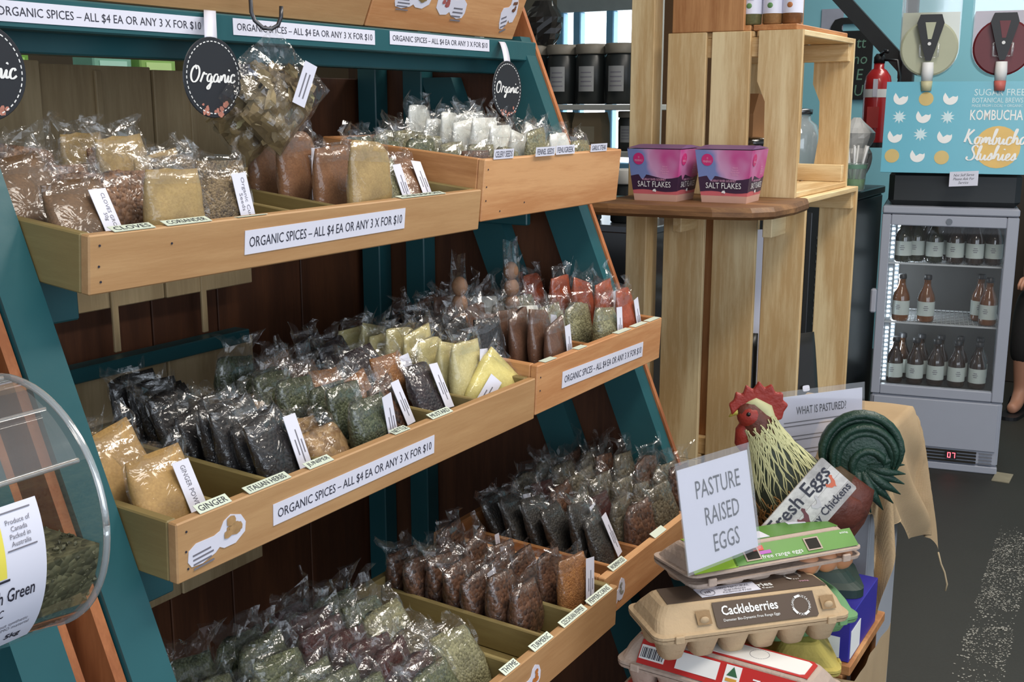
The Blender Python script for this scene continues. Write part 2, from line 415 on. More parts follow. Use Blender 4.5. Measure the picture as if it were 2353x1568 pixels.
# end panel and back boards
MB().add([(x, y, z) for x in (1.852, 1.862) for y, z in ((leg_y(0.05) + 0.06, 0.05), (1.5, 0.05), (1.5, 1.43), (leg_y(1.43) + 0.06, 1.43))],
         [(0, 1, 2, 3), (7, 6, 5, 4), (0, 4, 5, 1), (1, 5, 6, 2), (2, 6, 7, 3), (3, 7, 4, 0)]).build('end_panel', BROWN(2), stand)
xs = [0.62, 0.84, 1.068, 1.272, 1.42, 1.64, 1.85]
for i in range(6):
    board('back_board', (xs[i] + 0.0015, 1.46, 0.05), (xs[i + 1] - 0.0015, 1.475, 1.40), BROWN, stand)
for i, (a, b_) in enumerate(((0.55, 0.86), (0.86, 1.068), (1.068, 1.272), (1.272, 1.47))):
    board('upper_back_board', (a + 0.001, 1.425 - 0.004 * (i % 2), 1.04), (b_ - 0.001, 1.445, 1.415 - 0.004 * i % 3), GREYW, stand)
    board('lower_back_board', (a + 0.001, 1.43 - 0.003 * (i % 2), 0.52), (b_ - 0.001, 1.445, 0.944), GREYW, stand)
for x in (1.16, 1.345):
    board('batten', (x, 1.418, 0.97), (x + 0.012, 1.424, 1.40), GREYW, stand)
# small packets glimpsed over the back boards
for i, (px, w_, c) in enumerate(((1.20, .05, (196, 92, 84)), (1.275, .07, (120, 176, 74)), (1.49, .09, (132, 190, 170)), (1.60, .09, (150, 196, 110)), (1.735, .13, (120, 104, 84)), (1.88, .06, (110, 122, 150)))):
    b = thing('carton', ('red and cream', 'lime green', 'mint green', 'pale green and orange', 'brown card', 'blue grey')[i] + ' carton peeping over the back boards of the stand', 'carton', (px, 1.80, 1.30))
    MB().box((-w_ / 2, -0.03, 0), (w_ / 2, 0.03, 0.16), bev=0.003).build('body', plain('carton_%d' % i, rgb(*c), rough=0.5, var=0.2, scale=25), b)
    MB().box((-w_ / 2 * .7, -0.0315, 0.03), (w_ / 2 * .7, -0.0305, 0.13)).build('printed_panel', plain('carton_print_%d' % i, rgb(*(min(255, q + 60) for q in c)), rough=0.5), b)
board('ledge_board', (0.9, 1.74, 1.27), (2.1, 1.9, 1.30), GREYW, None); 
o = bpy.data.objects['ledge_board']; o.name = 'back_counter'; tag(o, 'old wooden counter behind the spice stand', 'counter')

STRIP = 'ORGANIC SPICES \u2013 ALL $4 EA OR ANY 3 X FOR $10'
def price_strip(parent, cx, cz, w, h, y, rz=0.0):
    x = (math.cos(rz), 0, math.sin(rz)); z = (-math.sin(rz), 0, math.cos(rz))
    p = plate('price_strip', parent, w, h, (cx, y, cz), x, z, PAPER)
    lettering(STRIP, p, w * 0.955, h * 0.50, (cx, y, cz - h * 0.03), x, z, INK)
price_strip(stand, 0.889, 1.4435, 0.290, 0.021, 1.0595); price_strip(stand, 1.2265, 1.4460, 0.289, 0.0205, 1.0595); price_strip(stand, 1.5475, 1.4480, 0.280, 0.0195, 1.0595)

# ------------------------------------------------------------------ trays
BAGS = []
class Tray:
    def __init__(s, loc, L, D, h, tilt, divs, front, side, label, dh=0.8, th=0.012, name='spice_tray'):
        s.loc = Vector(loc); s.R = Euler((math.radians(tilt), 0, 0)); s.M = Matrix.Translation(s.loc) @ s.R.to_matrix().to_4x4(); s.L = L; s.D = D; s.h = h; s.th = th
        s.o = thing(name, label, 'tray', loc, s.R, 'spice trays on the stand')
        board('front_board', (0, 0, 0), (L, th, h), front, s.o)
        board('side_board', (0, th + .0003, 0), (th, D, h), side, s.o)
        board('side_board', (L - th, th + .0003, 0), (L, D, h), side, s.o)
        board('back_board', (th + .0003, D - th, 0), (L - th - .0003, D, h), side, s.o)
        board('base', (th + .0003, th + .0003, 0.001), (L - th - .0003, D - th - .0003, 0.007), side, s.o)
        for x in divs:
            board('divider', (x - 0.004, th + .0003, 0.0073), (x + 0.004, D - th - .0003, h * dh), side, s.o)
    def tagc(s, txt, x, w=0.05, lean=25, dy=0.006, h=0.0115, m=None):
        a = math.radians(lean + 40 if m is None else lean); a = max(a, math.radians(0)); z = (0, math.sin(a), math.cos(a))
        p = plate('name_tag', s.o, w, h, (x, dy, s.h + h * 0.42 * math.cos(a) + .0006), X_, z, m or PAPER_G)
        if txt: lettering(txt, p, w * 0.86, h * 0.62, (x, dy, s.h + h * 0.42 * math.cos(a) + .0006), X_, z, INK)

A2 = Tray((0.692, 0.8775, 1.174), 0.675, 0.30, 0.0575, 6, (0.087, 0.172, 0.252, 0.338, 0.421, 0.505, 0.59), MDF, MDF_S, 'long pale wooden spice tray, upper shelf, with cloves at its near end')
B2 = Tray((1.374, 0.878, 1.184), 0.446, 0.30, 0.0895, 5.5, (0.09, 0.18, 0.27, 0.36), ORANGE, PINE_D, 'deep orange pine box on the upper shelf holding white and green bags', dh=0.7, name='spice_box')
A3 = Tray((0.692, 0.783, 0.906), 0.673, 0.30, 0.061, 2.5, (0.088, 0.165, 0.251, 0.320, 0.388, 0.480, 0.565), MDF, MDF_S, 'long pale wooden spice tray on the middle shelf with ginger at its near end')
B3 = Tray((1.369, 0.783, 0.910), 0.440, 0.30, 0.074, 2.5, (0.085, 0.175, 0.26, 0.35), ORANGE, PINE_D, 'orange pine box on the middle shelf with red paprika at its far end', dh=0.7, name='spice_box')
A4 = Tray((0.692, 0.647, 0.620), 0.673, 0.30, 0.061, 2, (0.084, 0.168, 0.252, 0.336, 0.420, 0.504, 0.588), MDF, MDF_S, 'long pale wooden spice tray on the bottom shelf with green herbs')
B4 = Tray((1.372, 0.671, 0.613), 0.446, 0.30, 0.070, 2, (0.09, 0.18, 0.27, 0.36), ORANGE, PINE_D, 'orange pine box on the bottom shelf behind the egg cartons', dh=0.7, name='spice_box')
A1 = Tray((0.692, 1.0725, 1.4625), 0.670, 0.30, 0.095, 24, (0.17, 0.34, 0.51), MDF, MDF_S, 'long pale wooden tray on the top shelf cut off by the picture edge', name='spice_tray')
B1 = Tray((1.366, 1.0725, 1.4625), 0.420, 0.30, 0.095, 24, (0.14, 0.28), ORANGE, PINE_D, 'orange pine box on the top shelf with cut-out spice stickers', name='spice_box')
for z, y in ((1.56, 1.32),):
    MB().box((0.69, y, z - 0.05), (1.80, y + 0.04, z - 0.012), bev=0.002).build('cross_bar', TEAL, stand)
    MB().box((0.645, y - 0.03, 1.40), (0.69, y + 0.05, z - 0.012), bev=0.002).build('post', TEAL, stand)
    MB().box((1.80, y - 0.03, 1.42), (1.845, y + 0.05, z - 0.012), bev=0.002).build('post', TEAL, stand)

price_strip(A2.o, 0.3475, 0.031, 0.290, 0.0265, -0.0003, 0.008)
price_strip(A3.o, 0.2745, 0.029, 0.290, 0.0235, -0.0003, 0.003)
price_strip(B3.o, 0.220, 0.034, 0.288, 0.0255, -0.0003, -0.02)
A2.tagc('CLOVES', 0.055, 0.05, 35); A2.tagc('CORIANDER', 0.125, 0.06, 35); A2.tagc('', 0.215, 0.045, 60); A2.tagc('CINNAMON', 0.535, 0.10, 45); 
A3.tagc('GINGER', 0.052, 0.042, 20); A3.tagc('ITALIAN HERBS', 0.128, 0.062, 30); A3.tagc('JUNIPER', 0.208, 0.04, 30)
A3.tagc('NETTLE', 0.355, 0.03, 40); A3.tagc('MUSTARD', 0.44, 0.045, 30)
for x, w_ in ((0.04, .035), (0.14, .03), (0.29, .05), (0.355, .05), (0.41, .045)): B3.tagc('', x, w_, 50)
B2.tagc('CELERY SEEDS', 0.048, 0.055, 0, -0.0003, 0.014, PAPER); B2.tagc('FENNEL SEEDS', 0.165, 0.06, -20, -0.004, 0.014, PAPER); B2.tagc('FENUGREEK', 0.235, 0.062, 5, -0.001, 0.014, PAPER); B2.tagc('GARLIC STEAK', 0.355, 0.06, 0, -0.0003, 0.013, PAPER)
A4.tagc('THYME', 0.385, 0.034, 25); A4.tagc('TURMERIC', 0.462, 0.048, 25); A4.tagc('SZECHUAN PEPPER', 0.548, 0.066, 25); A4.tagc('PEPPERCORNS', 0.625, 0.066, 25)
B4.tagc('WORMWOOD', 0.052, 0.048, 25); B4.tagc('', 0.2, 0.045, 25)
# cut-out spice stickers on the fronts
def sticker(tr, cx, cz, w, h, ang, col, flip=False):
    a = math.radians(ang); x = (math.cos(a), 0, math.sin(a)); z = (-math.sin(a), 0, math.cos(a))
    poly = [(-1, -.5), (-.9, -.85), (-.55, -.95), (-.1, -.75), (.05, -.55), (.2, -.75), (.6, -.8), (.95, -.4), (1, .15), (.85, .7), (.5, 1), (.25, .8), (.1, .35), (-.1, .25), (-.7, .35), (-.95, .1)]
    if flip: poly = [(-p, q) for p, q in reversed(poly)]
    p = plate('spice_sticker', tr.o, w, h, (cx, -0.0002, cz), x, z, PAPER, poly=poly)
    s_ = -1 if flip else 1
    rr = random.Random(int(cx * 1000)); b = MB()
    for i in range(7):
        ox = s_ * w * (0.26 + rr.uniform(-.1, .1)); oz = h * (0.08 + rr.uniform(-.22, .25)); k = 8; r1 = w * rr.uniform(.05, .09)
        M = frame((cx, -0.0002, cz), x, z)
        b.add([(ox + r1 * (1 + .3 * math.sin(3 * q)) * math.cos(6.283 * q / k), oz + r1 * .8 * math.sin(6.283 * q / k), 0.0009 + 0.0001 * i) for q in range(k)], [tuple(range(k))], M)
    b.build('spice_picture', plain('sticker_%d_%d' % (col[0], col[1]), rgb(*col), var=0.4, scale=120), p)
    b = MB()
    for i in range(4):
        b.box((-s_ * w * .25 - w * .17, h * (-.55 + .13 * i), 0.0007), (-s_ * w * .25 + w * (.17 - .04 * (i % 2)), h * (-.5 + .13 * i), 0.0009), frame((cx, -0.0002, cz), x, z))
    b.build('small_print', INK_G, p)
sticker(A3, 0.051, 0.030, 0.078, 0.036, 4, (176, 140, 96))
sticker(A4, 0.425, 0.026, 0.055, 0.036, 4, (196, 120, 60))
sticker(B4, 0.045, 0.030, 0.05, 0.04, 4, (150, 150, 140))
sticker(B1, 0.095, 0.052, 0.09, 0.04, 0, (140, 118, 76)); sticker(B1, 0.20, 0.050, 0.085, 0.05, 0, (170, 92, 88), True); sticker(B1, 0.375, 0.050, 0.05, 0.062, 20, (120, 80, 60))
# nails in the tray fronts
for tr, pts in ((A2, ((.012, .047), (.011, .027), (.013, .012), (.10, .04))), (A3, ((.012, .05), (.011, .03), (.013, .012))), (B2, ((.009, .075), (.008, .05), (.009, .03), (.05, .012), (.12, .02))), (B3, ((.010, .055), (.010, .035)))):
    for x, z in pts:
        MB().lathe([(0.0012, 0), (0.0012, 0.0006)], 8, frame((x, -0.0001, z), X_, Z_)).build('nail', INK, tr.o)

# ------------------------------------------------------------------ bags of spice
def bag_meshes(seed, w=0.072, h=0.118, t=0.026, fill=0.66, crumple=1.0, lumpy=0.0):
    r = random.Random(seed); off = Vector((r.uniform(0, 50), r.uniform(0, 50), r.uniform(0, 50)))
    NU, NV = 22, 10
    def ring(a, b, z, n=NU):
        out = []
        for k in range(n):
            g = 2 * math.pi * k / n; c, s = math.cos(g), math.sin(g)
            out.append((math.copysign(abs(c) ** 0.62, c) * a, math.copysign(abs(s) ** 0.8, s) * b, z))
        return out
    hc = h * fill
    v = []; f = []
    lean = r.uniform(-0.004, 0.004)
    for i in range(NV + 1):
        q = i / NV
        bb = t / 2 * (0.55 + 0.45 * min(1, q * 4)) * (1.0 if q < 0.5 else 1 - 0.72 * ((q - 0.5) / 0.5) ** 1.5)
        aa = w / 2 * (0.93 + 0.07 * min(1, q * 5) - 0.03 * q - .07 * max(0, q - .75) / .25)
        for p in ring(aa, bb, hc * q):
            x, y, z = p
            d = noise.noise(Vector((x * 45, y * 45, z * 45)) + off) * 0.0024 + noise.noise(Vector((x * 140, y * 140, z * 140)) + off) * (0.0008 + lumpy)
            n_ = Vector((x / aa, y / bb, 0)).normalized()
            zz = z + (noise.noise(Vector((x * 30, 3, 7)) + off) * 0.012 * max(0, (q - .6) / .4))
            v.append((x + n_.x * d * .6 + lean * q, y + n_.y * d * 1.4, zz))
    for i in range(NV):
        for k in range(NU):
            k2 = (k + 1) % NU; f.append((i * NU + k, i * NU + k2, (i + 1) * NU + k2, (i + 1) * NU + k))
    f.append(tuple(reversed(range(NU)))); f.append(tuple(range(NV * NU, (NV + 1) * NU)))
    con = bpy.data.meshes.new('contents'); con.from_pydata(v, [], f); con.update(); con.shade_smooth()
    # film: the empty, creased upper part of the bag, open at the top, and the sealed side fins
    v = []; f = []; NR = 6
    cl, cr = r.uniform(0.0, 0.16), r.uniform(0.0, 0.16); mid = r.uniform(-0.12, 0.0); sk = r.uniform(-0.5, 0.5) * crumple
    z0 = hc * 0.84
    for i in range(NR + 1):
        q = i / NR
        bb = t / 2 * (0.62 - 0.5 * q) + 0.0012
        aa = w / 2 * (1.01 - .10 * math.sin(math.pi * q) * crumple * .6)
        for p in ring(aa, bb, 0):
            x, y, _ = p; e = x / aa
            top = h * (1 + (cl if e < 0 else cr) * abs(e) ** 1.5 + mid * (1 - abs(e)))
            z = z0 + (top - z0) * q
            am = crumple * 0.011 * q
            dx = noise.noise(Vector((x * 40, y * 90, z * 40)) + off) * am * 1.2 + sk * q * q * 0.02
            dy = noise.noise(Vector((x * 55 + 9, y * 60, z * 55)) + off) * am * 2.0
            dz = noise.noise(Vector((x * 70, y * 70 + 5, q * 2)) + off) * am * 1.1
            v.append((x + dx + lean, y + dy, z + dz))
    for i in range(NR):
        for k in range(NU):
            k2 = (k + 1) % NU; f.append((i * NU + k, i * NU + k2, (i + 1) * NU + k2, (i + 1) * NU + k))
    for sg in (-1, 1):
        o = len(v); n_ = 7; fw = r.uniform(0.004, 0.008)
        for i in range(n_ + 1):
            q = i / n_; z = h * (0.03 + 0.8 * q); wv = math.sin(q * 9 + seed) * 0.0018
            v.append((sg * w / 2 * 0.97, wv * .4, z)); v.append((sg * (w / 2 + fw * (0.7 + .3 * math.sin(q * 5))), wv * 2 - 0.001, z))
        for i in range(n_): f.append((o + 2 * i, o + 2 * i + 1, o + 2 * i + 3, o + 2 * i + 2))
    fi = bpy.data.meshes.new('film'); fi.from_pydata(v, [], f); fi.update()
    return con, fi
SHAPES = {'pow': [bag_meshes(s, h=.114, fill=0.88) for s in range(6)], 'loose': [bag_meshes(20 + s, w=0.074, h=0.106, t=0.034, fill=0.80, crumple=1.4, lumpy=0.0008) for s in range(6)],
          'slim': [bag_meshes(40 + s, w=0.066, h=0.110, t=0.024, fill=0.86, crumple=1.1) for s in range(6)], 'lump': [bag_meshes(60 + s, w=0.074, h=0.078, t=0.042, fill=0.88, crumple=1.8, lumpy=0.002) for s in range(5)]}
LABEL_ME = MB().box((-0.0100, -0.0006, -0.031), (0.0100, 0, 0.031)).mesh('label')
def lines_mesh():
    b = MB()
    for x in (-0.0045, 0.0005, 0.0050): b.box((x, -0.0009, -0.021 + abs(x) * 2), (x + 0.0016, -0.0007, 0.016 - abs(x) * 2.5))
    return b.mesh('print')
PRINT_ME = lines_mesh()

G = dict(
    clove=grains('ground_cloves', rgb(118, 88, 60), rgb(100, 74, 50), 500, 0.1),
    allspice=grains('allspice_berries', rgb(150, 110, 80), rgb(92, 62, 42), 260, 1.0),
    tan=grains('tan_powder', rgb(178, 150, 96), rgb(164, 136, 86), 500, 0.1),
    cumin=grains('cumin_seed', rgb(140, 118, 84), rgb(84, 66, 44), 420, 0.9),
    brown=grains('brown_powder', rgb(140, 98, 66), rgb(124, 84, 56), 500, 0.1),
    white=grains('white_powder', rgb(246, 246, 240), rgb(234, 236, 228), 500, 0.1),
    green=grains('dried_green_leaf', rgb(112, 116, 84), rgb(64, 70, 48), 330, 0.9),
    palegreen=grains('pale_seed', rgb(158, 154, 116), rgb(110, 106, 76), 330, 0.9),
    ginger=grains('ginger_powder', rgb(190, 152, 92), rgb(176, 138, 82), 500, 0.1),
    black=grains('black_berries', rgb(18, 17, 20), rgb(34, 29, 30), 260, .5, coat=1.0, crinkle=0.7),
    root=grains('tan_root_chips', rgb(184, 148, 100), rgb(140, 106, 70), 150, 0.9),
    herb=grains('dark_green_herb', rgb(92, 98, 70), rgb(52, 58, 38), 330, 0.9),
    rust=grains('orange_brown_seed', rgb(170, 116, 66), rgb(138, 88, 46), 420, 0.6),
    purple=grains('dark_purple_berry', rgb(58, 46, 50), rgb(40, 34, 40), 260, 0.9),
    cream=grains('cream_powder', rgb(214, 202, 146), rgb(202, 188, 130), 500, 0.1),
    yellow=grains('yellow_powder', rgb(226, 212, 134), rgb(218, 202, 120), 500, 0.1),
    cocoa=grains('cocoa_brown_powder', rgb(112, 78, 58), rgb(98, 66, 48), 500, 0.1),
    red=grains('red_paprika', rgb(174, 82, 46), rgb(156, 68, 38), 500, 0.1),
    wine=grains('dark_red_flakes', rgb(78, 32, 28), rgb(54, 22, 20), 300, 0.6),
    chunk=grains('brown_husks', rgb(110, 74, 52), rgb(58, 36, 25), 190, 1.0),
    grey=grains('grey_green_herb', rgb(122, 112, 90), rgb(76, 68, 52), 260, 0.9),
    dark=grains('charcoal_leaf', rgb(60, 56, 50), rgb(40, 38, 36), 300, 0.8))
ORD = ['frontmost', 'second from front', 'third from front', 'fourth from front', 'fifth from front', 'sixth from front', 'seventh from front', 'eighth from front', 'ninth from front', 'tenth from front', 'eleventh from front']
def bag(kind, m, pos, rot, scale=(1, 1, 1), label='', group=None, lab=None, var=None, film=FILM, name='spice_bag', txt=None):
    con, fi = SHAPES[kind][var % len(SHAPES[kind])]
    t = thing(name, label, 'bag', pos, rot, group); t.scale = scale
    link('contents', con, m, t); link('film', fi, film, t)
    if lab:
        lx, lz, la = lab
        l = link('label', LABEL_ME, PAPER, t, (lx, -0.0155 if kind != 'loose' else -0.018, lz), (0, math.radians(la), 0))
        if isinstance(txt, str): lettering(txt, l, .052, .011 if '\n' in txt else .0055, (0, 0, 0), (0, 0, -1), (1, 0, 0), INK_G)
        else: link('print', PRINT_ME, INK_G, l)
    return t
def row(tray, x, kind, mk, n, y0, dy, lean, what, where, sc=1.0, labels=(0,), jit=1.0, yaw=0, seed=0, hgt=None, lx=0.018, txt=None):
    r = random.Random(seed * 31 + int(x * 1000))
    for i in range(n):
        y = y0 + dy * i + r.uniform(-.003, .003) * jit
        xx = x + r.uniform(-.005, .005) * jit
        loc = tray.M @ Vector((xx, y, 0.0085))
        ln = lean * (1 if i == 0 else r.uniform(0.7, 1.1)) * (1 - 0.5 * max(0, y - 0.2) / 0.1)
        rot = (math.radians(-ln) + tray.R.x, math.radians(r.uniform(-5, 5) * jit), math.radians(yaw + r.uniform(-7, 7) * jit))
        s = sc * r.uniform(0.95, 1.06); sz = s * (hgt or 1) * r.uniform(0.94, 1.08)
        m = G[mk[i % len(mk)]] if isinstance(mk, (list, tuple)) else G[mk]
        wt = what[i % len(what)] if isinstance(what, (list, tuple)) else what
        t = bag(kind, m, loc, rot, (s, s, sz), '%s, %s in its row, %s' % (wt, ORD[i], where), 'bags: ' + (what if isinstance(what, str) else what[0]) + ', ' + where,
            lab=(lx, 0.056, r.uniform(-8, 8)) if i in labels else None, var=r.randint(0, 99), txt=txt if i == 0 else None)
UP, MID, LOW = 'upper tray', 'middle tray', 'bottom tray'
# upper tray
row(A2, 0.044, 'pow', 'clove', 4, 0.040, 0.068, 33, 'bag of ground brown cloves', UP, labels=(0,), sc=1.05, txt='CLOVES GROUND\n50g')
row(A2, 0.138, 'pow', ['tan'], 1, 0.032, 0.05, 8, 'bag of tan coriander powder', UP, labels=(), sc=0.98)
row(A2, 0.112, 'loose', 'allspice', 4, 0.074, 0.054, 12, 'bag of round brown berries', UP, labels=(1,), sc=0.98)
row(A2, 0.212, 'pow', ['cumin', 'cumin', 'tan', 'tan', 'allspice', 'tan'], 6, 0.036, 0.043, 16, ['bag of brown cumin seed', 'bag of brown cumin seed', 'bag of tan powder', 'bag of tan powder', 'bag of small brown berries', 'bag of tan powder'], UP + ' centre', labels=(0, 1), hgt=1.05, txt='Organic Cumin\nSeeds')
row(A2, 0.463, 'pow', ['tan', 'brown', 'brown', 'brown'], 4, 0.034, 0.056, 6, ['stiff bag of tan powder', 'bag of brown cinnamon powder', 'bag of brown cinnamon powder', 'bag of brown cinnamon powder'], UP + ' far half', labels=(2,))
row(A2, 0.547, 'slim', ['palegreen', 'brown', 'brown', 'brown'], 4, 0.050, 0.055, 26, ['clear bag with large label', 'bag of dark brown powder', 'bag of dark brown powder', 'bag of dark brown powder'], UP + ' far half', labels=(0, 1), sc=0.93)
row(A2, 0.628, 'pow', 'brown', 2, 0.058, 0.075, 38, 'flat bag of brown powder', UP + ' far end', labels=(0,), sc=0.9)
# upper box
row(B2, 0.050, 'loose', ['chunk', 'green', 'green', 'green', 'green'], 5, 0.040, 0.055, 8, ['bag of brown celery seed', 'bag of green leaf', 'bag of green leaf', 'bag of green leaf', 'bag of green leaf'], 'near side of upper box', labels=(), sc=0.98)
row(B2, 0.135, 'loose', 'palegreen', 6, 0.040, 0.046, 8, 'bag of pale green seed', 'second row of upper box', labels=(), sc=1.0)
row(B2, 0.225, 'pow', ['palegreen', 'white', 'white', 'white', 'white', 'white', 'white', 'white'], 8, 0.034, 0.033, 8, ['bag of pale fenugreek seed'] + ['bag of white powder'] * 7, 'third row of upper box', labels=(), hgt=1.12)
row(B2, 0.315, 'pow', 'white', 4, 0.036, 0.060, 8, 'bag of white powder', 'fourth row of upper box', labels=(), hgt=1.1)
row(B2, 0.395, 'loose', 'palegreen', 3, 0.040, 0.06, 8, 'bag of pale mixed herbs', 'far end of upper box', labels=(), sc=0.98)
# middle tray
row(A3, 0.044, 'pow', 'ginger', 5, 0.042, 0.054, 28, 'bag of tan ginger powder', MID, labels=(0,), sc=1.08, txt='GINGER POWDER')
row(A3, 0.208, 'slim', 'black', 9, 0.040, 0.029, 24, 'glossy bag of black juniper berries', MID, labels=(0,), sc=1.08)
row(A3, 0.286, 'lump', ['root', 'root', 'root', 'root', 'root', 'root'], 6, 0.045, 0.042, 22, 'crumpled bag of tan root chips', MID, labels=(), sc=0.95)
row(A3, 0.354, 'loose', 'herb', 7, 0.036, 0.039, 8, 'bag of dark green herb', MID, labels=(0,), sc=0.96, hgt=1.12)
row(A3, 0.434, 'slim', ['chunk', 'rust', 'rust', 'chunk', 'rust'], 5, 0.060, 0.047, 26, ['bag of red brown seed', 'bag of orange brown seed', 'bag of orange brown seed', 'bag of red brown seed', 'bag of orange brown seed'], MID, labels=(0,), sc=1.0)
row(A3, 0.522, 'slim', ['purple', 'rust', 'purple', 'purple', 'purple'], 5, 0.060, 0.047, 30, ['bag of dark purple berries', 'bag of golden brown seed', 'bag of dark purple berries', 'bag of dark purple berries', 'bag of dark purple berries'], MID, labels=(0, 1), sc=1.05)
row(A3, 0.612, 'pow', 'cream', 8, 0.070, 0.029, 6, 'upright bag of cream powder', MID + ' far end', labels=(0,), sc=1.0)
bag('pow', G['yellow'], A3.M @ Vector((0.600, 0.044, 0.016)), (math.radians(-24), math.radians(40), math.radians(-36)), (1.08, .9, .92), 'bright yellow powder bag leaning over the tray end, beside cream bags', None, lab=(-0.012, 0.026, 4), var=3)
# middle box
row(B3, 0.042, 'slim', 'black', 7, 0.090, 0.029, 10, 'bag of black peppercorns', 'near side of middle box', labels=(), sc=0.95, hgt=1.2)
row(B3, 0.130, 'slim', 'cocoa', 9, 0.034, 0.029, 8, 'bag of cocoa brown powder', 'middle box', labels=(0, 1), sc=0.98, hgt=1.16)
row(B3, 0.218, 'loose', ['palegreen', 'white', 'grey', 'white', 'grey'], 5, 0.090, 0.043, 8, ['bag of pale seed', 'bag of white flakes', 'bag of grey leaf', 'bag of white flakes', 'bag of grey leaf'], 'centre of middle box', labels=(), sc=0.95, hgt=1.2)
row(B3, 0.305, 'loose', 'palegreen', 5, 0.036, 0.052, 8, 'bag of pale green herb', 'middle box', labels=(0,), sc=0.95, hgt=1.15)
row(B3, 0.393, 'pow', 'red', 6, 0.034, 0.046, 8, 'bag of red paprika', 'far end of middle box', labels=(0, 1), sc=0.95, hgt=1.25)
# bottom tray
row(A4, 0.126, 'loose', 'green', 6, 0.040, 0.045, 16, 'bag of dried green leaf', LOW + ' near end', labels=(), sc=1.0)
row(A4, 0.210, 'loose', 'green', 7, 0.036, 0.039, 16, 'bag of dried green leaf', LOW, labels=(), sc=1.02)
row(A4, 0.294, 'loose', ['green', 'wine', 'wine', 'wine', 'wine', 'wine', 'wine', 'wine'], 8, 0.030, 0.034, 18, ['bag of dried green leaf'] + ['bag of dark red flakes'] * 7, LOW + ' centre', labels=(), sc=1.02)
row(A4, 0.378, 'loose', ['palegreen', 'grey', 'palegreen', 'green', 'green'], 5, 0.055, 0.046, 30, ['clear bag of pale thyme', 'bag of grey leaf', 'clear bag of pale thyme', 'bag of green leaf', 'bag of green leaf'], LOW, labels=(), sc=1.0)
row(A4, 0.546, 'loose', 'chunk', 7, 0.075, 0.033, 10, 'bag of brown pepper husks', LOW, labels=(2,), sc=1.0)
row(A4, 0.628, 'slim', ['rust', 'chunk', 'chunk', 'chunk', 'chunk', 'chunk'], 6, 0.036, 0.042, 8, ['bag of orange brown flakes'] + ['bag of brown husks'] * 5, LOW + ' far end', labels=(0,), sc=0.98)
# bottom box
row(B4, 0.046, 'lump', ['green', 'dark'], 2, 0.05, 0.17, 20, ['small bag of green sprigs', 'dark flat bag, white label'], 'near side of bottom box', labels=(1,), sc=0.7)
row(B4, 0.134, 'slim', 'dark', 6, 0.050, 0.036, 26, 'slim bag of charcoal leaf', 'bottom box', labels=(0, 1, 4), sc=1.02)
row(B4, 0.222, 'loose', ['chunk', 'grey', 'wine', 'grey', 'chunk', 'wine', 'grey'], 7, 0.036, 0.037, 10, ['bag of brown bark', 'bag of grey herb', 'bag of dark red petals', 'bag of grey herb', 'bag of brown bark', 'bag of dark red petals', 'bag of grey herb'], 'bottom box', labels=(), sc=1.02, hgt=1.08)
row(B4, 0.312, 'loose', 'grey', 7, 0.036, 0.037, 10, 'bag of grey green herb', 'fourth row, bottom box', labels=(), sc=1.02, hgt=1.15)
row(B4, 0.398, 'loose', ['chunk', 'grey'], 7, 0.036, 0.037, 10, ['bag of brown bark', 'bag of grey green herb'], 'far end of bottom box', labels=(), sc=1.02, hgt=1.15)
# whole nutmegs in tall clear sleeves
NUT = plain('nutmeg', rgb(142, 104, 76), rough=0.6, var=0.25, scale=60, bump=0.3)
for x, y, n, z0, yaw, lab in ((0.160, 0.052, 2, 0.0, 10, 'frontmost clear sleeve of whole nutmegs, beside cocoa brown bags'), (0.215, 0.165, 3, 0.085, 6, 'tallest clear sleeve of whole nutmegs standing over the white bags'), (0.075, 0.175, 3, 0.078, 55, 'clear sleeve of nutmegs seen edge-on over the black bags')):
    loc = B3.M @ Vector((x, y, 0.0085))
    t = thing('nutmeg_bag', lab, 'bag', loc, (math.radians(-2), 0, math.radians(yaw)))
    hh = z0 + 0.028 * n + 0.034; r = random.Random(int(x * 999)); v = []; f = []
    for i in range(9):
        q = i / 8
        for k in range(12):
            g = 6.283 * k / 12; wv = 0.0015 * math.sin(i * 2 + k)
            v.append((math.cos(g) * (0.0235 + (0.004 if q > .9 else 0)), math.sin(g) * (0.016 * (1 - .75 * q ** 4)) + wv, hh * q + (0.008 * abs(math.cos(g)) if q > .95 else 0)))
    for i in range(8):
        for k in range(12): f.append((i * 12 + k, i * 12 + (k + 1) % 12, (i + 1) * 12 + (k + 1) % 12, (i + 1) * 12 + k))
    me = bpy.data.meshes.new('sleeve'); me.from_pydata(v, [], f); link('sleeve', me, FILM, t)
    for k in range(n):
        MB().ball((r.uniform(-.003, .003), 0, z0 + 0.016 + 0.0275 * k), (0.0135, 0.0125, 0.0155), 8).build('nutmeg', NUT, t, True)
# ------------------------------------------------------------------ hanging things on the beam
DISC_POS = ((0.709, 1.030, 1.381, 'round slate coloured card tag cut by the left picture edge'), (1.014, 1.030, 1.3815, 'round slate Organic tag hanging beside the bag of dried mushrooms'), (1.698, 1.030, 1.375, 'round slate Organic tag hanging at the far end of the teal beam'))
FLORAL = plain('dusty_pink_floral', rgb(180, 120, 104), rough=0.6, var=0.5, scale=140)
